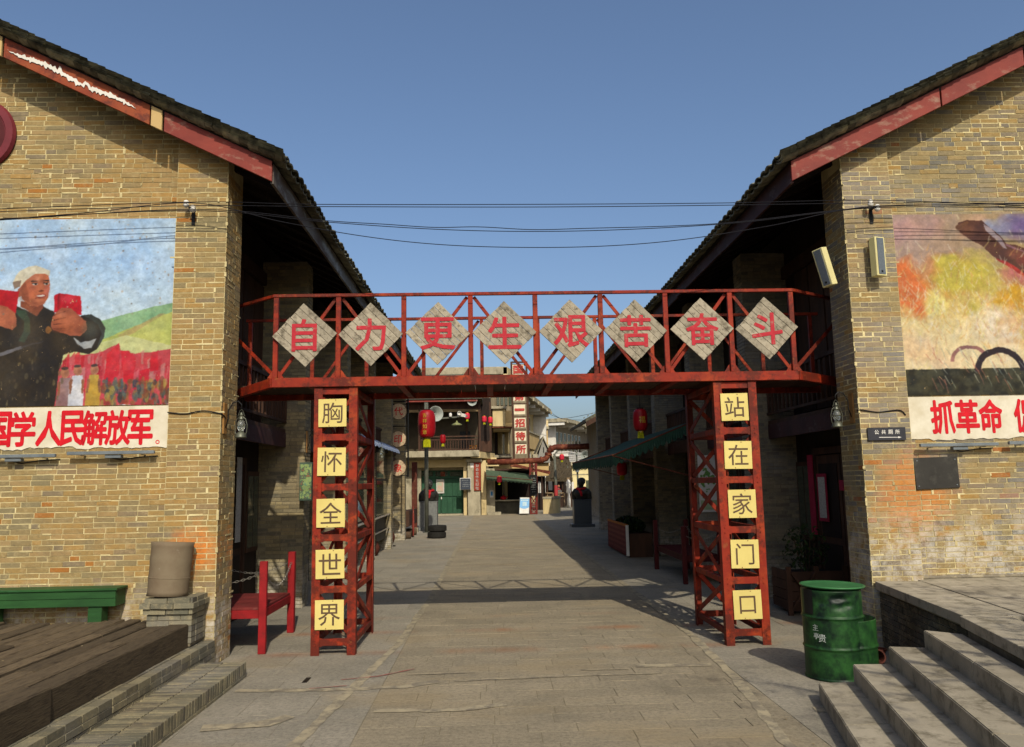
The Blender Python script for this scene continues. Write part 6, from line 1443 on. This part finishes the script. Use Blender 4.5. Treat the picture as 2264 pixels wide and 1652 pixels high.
def quadl(u0, u1, v0, v1, off=0): 
    P_ = lambda u, v: a0.lerp(a1, u).lerp(b0.lerp(b1, u), v)+nrm*off
    return [P_(u0, v0), P_(u1, v0), P_(u1, v1), P_(u0, v1)]
MB().prism(quadl(0, 1, .06, 1), -nrm*.04).build('panel', M_wwhite, ab)
P_ = lambda u, v, o=.003: a0.lerp(a1, u).lerp(b0.lerp(b1, u), v)+nrm*o
MB().add([P_(.02, .92), P_(.02, .42)]+[P_(.02+.96*k/10, .42-.09*math.sin(math.pi*k/10)) for k in range(1, 10)]+[P_(.98, .42), P_(.98, .92)], [tuple(range(13))]).build('blue_print', M_ablue, ab, fix=False)
MB().add([P_(*q, .006) for q in ((.3, .5), (.72, .5), (.72, .74), (.3, .74))], [(0, 1, 2, 3)]).build('pale_square', mat('pale_blue_print', '#a9c0c8', '#98b0ba', 9), ab, fix=False); MB().add([P_(*q, .006) for q in ((.12, .8), (.85, .8), (.85, .87), (.12, .87))], [(0, 1, 2, 3)]).build('title_strip', mat('pale_blue_print', '#a9c0c8'), ab, fix=False)
MB().prism(quadl(0, .04, 0, 1, .0), nrm*.02).prism(quadl(.96, 1, 0, 1, .0), nrm*.02).build('side_frame', M_alu, ab); MB().bar(b0+Vector((.05, 0, 0)), (b0.x+.05, 50.2, 0.02), .03, .03).bar(b1-Vector((.05, 0, 0)), (b1.x-.05, 50.2, .02), .03, .03).build('rear_leg', M_alu, ab)
cb = Thing('curved_parapet', 'curved cream parapet with balusters right of the lattice column', 'wall', at(1200, 1137, 50.5)); n = 7
for k in range(n):
    a = rad(-90+k*14); c = Vector((3.35, 51.4, 0))+Vector((1.05*math.cos(a)*0.9, 1.3*math.sin(a), 0))
    MB().obox(c+GZ*.45, (.17*math.cos(a+math.pi/2), .2*math.sin(a+math.pi/2), 0), (.06*math.cos(a), .06*math.sin(a), 0), (0, 0, .45)).build('parapet_block', M_cream, cb); MB().obox(c+GZ*.98, (.19*math.cos(a+math.pi/2), .22*math.sin(a+math.pi/2), 0), (.11*math.cos(a), .11*math.sin(a), 0), (0, 0, .06)).build('coping', M_conc, cb)
# --- thatched shelter, fence, people
tsh = Thing('thatched_shelter', 'open shelter with sagging thatched roof at the far end of the lane', 'shelter', (6, 64, 0))
a, b = at(1206, 1056, 62), at(1266, 1056, 62); c, d = at(1220, 1012, 66), at(1258, 1012, 66)
vs = []; fs = []; nn = 14
for i in range(nn+1):
    for j in range(nn+1):
        p = a.lerp(b, i/nn).lerp(c.lerp(d, i/nn), j/nn); p += Vector((R_.uniform(-.05, .05), R_.uniform(-.1, .1), R_.uniform(-.08, .08)-.25*math.sin(math.pi*i/nn)*.3)); vs.append(p)
MB().add(vs, [(i*(nn+1)+j, (i+1)*(nn+1)+j, (i+1)*(nn+1)+j+1, i*(nn+1)+j+1) for i in range(nn) for j in range(nn)]).build('thatch_slope', M_thatch, tsh, fix=False)
MB().prism([a+GZ*0, b+GZ*0, b-GZ*.3, a-GZ*.3], (0, .3, 0)).build('thatch_edge', M_thatch, tsh); MB().prism([c, d, Vector((d.x, 70, d.z-1.6)), Vector((c.x, 70, c.z-1.6))], (0, 0, .12)).build('rear_slope', M_thatch, tsh)
for x in (1209, 1225, 1243, 1262): PB(tsh, 'timber_post', M_dark2, x, x+2.6, 1056, 1126, 62.3, .15)
PB(tsh, 'inner_wall', M_dark, 1207, 1264, 1060, 1126, 66.5, .2); PB(tsh, 'inner_window', M_wwhite, 1213, 1221, 1064, 1084, 66.4, .1)
fc = Thing('timber_fence', 'low rough timber fence in front of the thatched shelter', 'fence', (6, 61, 0))
for x0, x1 in ((1206, 1222), (1227, 1246)):
    for y in (1089, 1097): PB(fc, 'rail', mat('tan_fence_wood', '#8a7458', '#6d5b44', 5), x0, x1, y, y+2.2, 61, .08)
for k in range(13): PB(fc, 'picket', M_dark2 if k % 3 else mat('tan_fence_wood', '#8a7458'), 1197+k*4.2, 1199.4+k*4.2, 1090-(k % 2), 1128, 61.1, .07)
PB(fc, 'corner_stump', mat('tan_fence_wood', '#8a7458'), 1192, 1199, 1087, 1129, 60, .3); PB(fc, 'corner_stump', mat('tan_fence_wood', '#8a7458'), 1254, 1260, 1056, 1112, 61, .2)
def person(p, label, top, trs, s=1, seat=.45, f=1, m_hair=None):
    t = Thing('person', label, 'person', p); x, y, z = p
    skin = mat('skin', '#a06c50', '#8f5f46', 6, .6)
    B = [('c', (x, y, z+seat+.05), (x+.03*f, y-.02, z+seat+.5), .15, .17), ('c', (x-.16, y, z+seat+.48), (x+.2, y, z+seat+.48), .07, .07), ('c', (x, y, z+seat+.5), (x+.05*f, y-.02, z+seat+.68), .06, .055),
         ('c', (x-.2, y, z+seat+.46), (x-.25, y-.12, z+seat+.2), .055, .045), ('c', (x-.25, y-.12, z+seat+.2), (x-.08, y-.34, z+seat+.15), .045, .035), ('c', (x+.22, y, z+seat+.46), (x+.27, y-.12, z+seat+.2), .055, .045), ('c', (x+.27, y-.12, z+seat+.2), (x+.1, y-.34, z+seat+.15), .045, .035)]
    b = blobs(B, t, 'body', top, .022, 3)
    L = [('c', (x-.09, y, z+seat+.02), (x-.12, y-.42, z+seat+.05), .09, .07), ('c', (x-.12, y-.42, z+seat+.05), (x-.13, y-.4, z+.08), .065, .045), ('c', (x-.13, y-.4, z+.05), (x-.13, y-.58, z+.04), .045, .035),
         ('c', (x+.09, y, z+seat+.02), (x+.12, y-.42, z+seat+.05), .09, .07), ('c', (x+.12, y-.42, z+seat+.05), (x+.13, y-.4, z+.08), .065, .045), ('c', (x+.13, y-.4, z+.05), (x+.13, y-.58, z+.04), .045, .035)]
    blobs(L, t, 'trousers', trs, .022, 2)
    H = [('s', (x+.06*f, y-.03, z+seat+.8), (.085, .1, .12), 0), ('s', (x+.06*f, y-.13, z+seat+.79), (.018, .02, .025), 0)]
    blobs(H, t, 'head', skin, .014, 2); blobs([('s', (x+.06*f, y+.015, z+seat+.83), (.098, .105, .115), 0)], t, 'hair', m_hair or M_black, .016, 2)
    return t
pc = at(1235, 1100, 61.8); pc = Vector((pc.x, 62.2, .3))
person(pc, 'seated person in grey clothes with a red scarf behind the timber fence', mat('grey_jacket', '#6b6660', '#57534e', 8), M_dark, seat=.5); MB().tube([pc+Vector((.15*math.cos(a), -.02+.14*math.sin(a), 1.08)) for a in [2*math.pi*k/14 for k in range(15)]], .05, 8, cap=False).build('red_scarf', M_redcl, None, parent=None).name
o = bpy.data.objects['red_scarf']; tag(o, 'red scarf round the neck of the seated person by the fence', 'scarf')
sm = Thing('stool', 'rough wooden stool under the seated person behind the fence', 'stool', (pc.x, pc.y, 0)); MB().box(pc.x-.25, pc.x+.25, pc.y-.2, pc.y+.2, .62, .7).build('seat', M_dark2, sm)
for q in (-1, 1):
    for w in (-1, 1): MB().box(pc.x+q*.2-.03, pc.x+q*.2+.03, pc.y+w*.15-.03, pc.y+w*.15+.03, 0, .62).build('leg', M_dark2, sm)
def pole(v, ytop, Yd, r, label, m):
    a = at(v, ytop, Yd); t = Thing('utility_pole', label, 'pole', (a.x, Yd, 0)); MB().tube([(a.x+.04, Yd, 0), (a.x-.04, Yd, a.z)], [r*1.2, r*.8], 10).build('shaft', m, t, smooth=True); return t, a
t, a = pole(1227, 1003, 54.4, .1, 'grey pole with a red painted band at the bend of the lane', M_post); MB().lathe([(.125, at(1228, 1096, 54.4).z), (.12, at(1228, 1073, 54.4).z)], 12, (a.x+.01, 54.4, 0)).build('red_band', mat('red_band_paint', '#a83a3a', '#8f2f30', 4), t); MB().tube([a, a+Vector((.55, 0, .5)), a+Vector((.9, 0, .65))], .05, 8).build('outreach_arm', M_post, t)
t, a = pole(1275.5, 996, 58, .07, 'pole with pale horn loudspeaker beyond the right pedestal', M_post)
t, a = pole(1276, 1010, 60, .08, 'thin grey pole beside the cream wall', M_post) if 0 else (t, a)
t2, a2 = pole(1276-1, 1008, 57.9, .05, 'x', M_post) if 0 else (t, a)
horn(at(1292, 1008, 57.6), (.1, -1, 0), .34, M_horn, t); MB().bar(at(1268, 1003, 57.8), at(1290, 1006, 57.8), .05, .05).build('cross_arm', M_horn, t); PB(t, 'junction_box', M_alu, 1273, 1280, 1036, 1044, 57.7, .3)
t, a = pole(1302-46, 1030, 64, .05, 'thin pole with white cards left of the right bust', M_post); PB(t, 'white_card', M_wwhite, 1252, 1269, 1066, 1088, 63.7, .05); 
wsd = Thing('white_stand', 'white hourglass shaped stand at the far end of the lane', 'stand', at(1258, 1125, 62)); c = at(1258, 1120, 60.5); MB().lathe([(.14, 0), (.14, .6), (.09, 1.0), (.19, 1.2), (.13, 1.5), (.2, 1.7), (.14, 2.0), (.05, 2.1)], 20, (c.x, 60.5, 0)).build('stand_body', M_wwhite, wsd, smooth=True)
cw = Thing('cream_wall_house', 'low cream rendered house behind the right bust', 'building', (9, 78, 0)); PB(cw, 'wall', mat('pale_cream_render', '#cdbf8e', '#bcae7f', 1.5), 1266, 1400, 1028, 1130, 78, 6); PB(cw, 'eave', M_conc, 1262, 1400, 1020, 1028, 77.6, 7); 
for x in (1280, 1296): PB(cw, 'window', M_glass, x, x+7, 1062, 1084, 77.95, .1)
PB(cw, 'wall_line', M_conc, 1266, 1400, 1047, 1049, 77.96, .06)
sc = Thing('scooter', 'small red motor scooter parked at the far right behind the pedestal', 'scooter', at(1297, 1110, 60)); c = at(1298, 1100, 60); c = Vector((c.x, 60, 0))
for y in (-.55, .6): MB().tube([(c.x+.0, 60+y+.24*math.cos(a), .27+.24*math.sin(a)) for a in [2*math.pi*k/18 for k in range(19)]], .055, 8, cap=False).build('wheel', M_rubber, sc)
blobs([('c', (c.x, 59.55, .45), (c.x, 59.6, 1.0), .16, .13), ('c', (c.x, 59.7, .38), (c.x, 60.4, .4), .13, .14), ('c', (c.x, 60.2, .55), (c.x, 60.75, .72), .17, .14)], sc, 'body', M_redcl, .03, 4); MB().tube([(c.x-.33, 59.75, 1.1), (c.x, 59.62, 1.05), (c.x+.33, 59.75, 1.1)], .022, 6).build('handlebar', M_black, sc); MB().box(c.x-.14, c.x+.14, 60.1, 60.8, .8, .88).build('saddle', M_black, sc, bevel=.03); MB().lathe([(.07, 0), (.06, .04), (0, .05)], 14, (c.x, 59.42, .9), Mx).build('headlight', M_lampg, sc)
# house beyond the right hand row with tiled eave
hr = Thing('tiled_house', 'dark tiled house with low eave beyond the right hand shops', 'building', (6.5, 46, 0)); e = at(1293, 934, 40); s_l = .52
pr_ = [(e.x, 39.6, e.z), (e.x+4.2, 39.6, e.z+4.2*s_l), (e.x+8.4, 39.6, e.z), (e.x+8.4, 39.6, e.z+.16), (e.x+4.2, 39.6, e.z+4.2*s_l+.16), (e.x, 39.6, e.z+.16)]
MB().prism(pr_, (0, 8, 0)).build('roof', M_tile, hr); MB().prism([(e.x, 39.5, e.z-.26), (e.x+4.2, 39.5, e.z+4.2*s_l-.26), (e.x+4.2, 39.5, e.z+4.2*s_l), (e.x, 39.5, e.z)], (0, .08, 0)).build('barge_board', M_dark2, hr)
MB().box(e.x+1.0, e.x+7.6, 40.4, 47.5, 0, e.z+.6).build('wall', M_brG, hr)
ms = []
for i in range(20):
    for k in range(3): ms.append(M4((e.x-.05+i*.2, 39.55+k*.22, e.z+.19+i*.2*s_l), (0, .1, 0), (.11, 0, .11*s_l-.03), (-.4, 0, .9)))
singles('tile', ms, M_tile, hr, None, TV, TF)
# neighbours that close the view left and right of the square's end
nb = Thing('grey_house', 'plain grey rendered house closing the gap behind the left shops', 'building', (-10, 40, 0)); MB().box(-16, -5.5, 40, 49.5, 0, 6.5).build('wall', M_conc, nb); MB().prism([(-16.4, 39.6, 6.5), (-10.7, 39.6, 9), (-5.1, 39.6, 6.5)], (0, 10.2, 0)).build('roof', M_tile, nb)
for k in range(4): MB().box(-15+k*2.4, -13.6+k*2.4, 39.95, 40.02, 3.4, 5).build('window', M_glass, nb)
n2 = Thing('grey_house', 'plain grey block far behind the cream wall', 'building', (16, 96, 0)); MB().box(14, 40, 104, 118, 0, 6.8).build('wall', M_conc, n2); MB().box(13.6, 40.4, 103.6, 118.4, 6.8, 7.2).build('roof', M_conc, n2)
for k in range(8): MB().box(15+k*3, 16.6+k*3, 103.95, 104.02, 3.8, 5.6).build('window', M_glass, n2)
for k, pts in enumerate(([(1200, 908), (1225, 920), (1250, 925), (1320, 912)], [(1222, 915), (1245, 927), (1290, 929), (1330, 930)])):
    cable([at(x, y, 74) for x, y in pts], 'thin far cable against the sky under the footbridge, '+['upper', 'lower'][k]+' one', .02, 'far cables')

# ================================================================== SMALL THINGS AND THE TREE BEHIND THE VIEWER
tree = Thing('tree', 'thin leafed street tree standing on the terrace beside the viewpoint', 'tree', (7.9, .6, 0))
tq = random.Random(12); tw = MB(); tips = []
def limb(p, d, L, r, lev):
    pts = [p]; q = p.copy(); dd = d.copy()
    for i in range(5): dd = (dd+Vector((tq.gauss(0, .12), tq.gauss(0, .12), tq.gauss(.03, .1)))).normalized(); q = q+dd*L/5; pts.append(q.copy())
    tw.tube(pts, [r*(1-.13*i) for i in range(6)], 7 if lev < 2 else 4)
    if lev >= 3: tips.append(pts[-1]); tips.append(pts[3]); return
    for k in range(3 if lev else 5):
        e = (dd+Vector((tq.gauss(0, .55), tq.gauss(0, .55), tq.gauss(.1, .35)))).normalized(); limb(pts[tq.choice((3, 4, 5))], e, L*.62, r*.5, lev+1)
limb(Vector((7.9, .6, 0)), Vector((-.25, .05, 1)).normalized(), 3.6, .13, 0)
tw.build('trunk', M_bark, tree)
lm = []
for t_ in tips:
    for k in range(7):
        R3 = Matrix.Rotation(tq.uniform(0, 6.3), 3, Vector((tq.gauss(0, 1), tq.gauss(0, 1), tq.gauss(0, 1))).normalized()); s_ = tq.uniform(.03, .055)
        lm.append(M4(t_+Vector((tq.gauss(0, .16), tq.gauss(0, .16), tq.gauss(0, .14))), R3 @ Vector((s_*.5, 0, 0)), R3 @ Vector((0, s_, 0)), R3 @ Vector((0, 0, s_*.2))))
joined('crown', lm, M_leaf, tree, tv=np.array([(0, -1, 0), (1, 0, 1), (0, 1, 0), (-1, 0, 1)], float), tf=np.array([(0, 1, 2, 3)]))
lf = MB(); lq = random.Random(4)
for k in range(70):
    x, y, z = (lq.uniform(-6.2, -3.5), lq.uniform(5.6, 9.1), .55) if k < 34 else (lq.uniform(-2.4, 3), lq.uniform(5.2, 13), .008)
    a = lq.uniform(0, 6.3); r = lq.uniform(.008, .022); lf.add([(x+r*math.cos(a), y+r*math.sin(a), z), (x-r*.5*math.sin(a), y+r*.5*math.cos(a), z+.006), (x-r*math.cos(a), y-r*math.sin(a), z), (x+r*.5*math.sin(a), y-r*.5*math.cos(a), z+.004)], [(0, 1, 2, 3)])
tag(lf.build('litter', mat('dry_litter', '#8f8468', '#6b5a3c', 9, .8), fix=False), 'small dry leaves and scraps scattered over deck and paving', 'litter', kind='stuff')
rl_ = MB(); rl_.add([(3.72, 5.62, .455), (3.76, 5.64, .47), (3.80, 5.60, .456), (3.75, 5.58, .452)], [(0, 1, 2, 3)]); tag(rl_.build('fallen_leaf', mat('russet_leaf', '#7a3a22'), fix=False), 'single russet fallen leaf on the third stone tread', 'leaf')
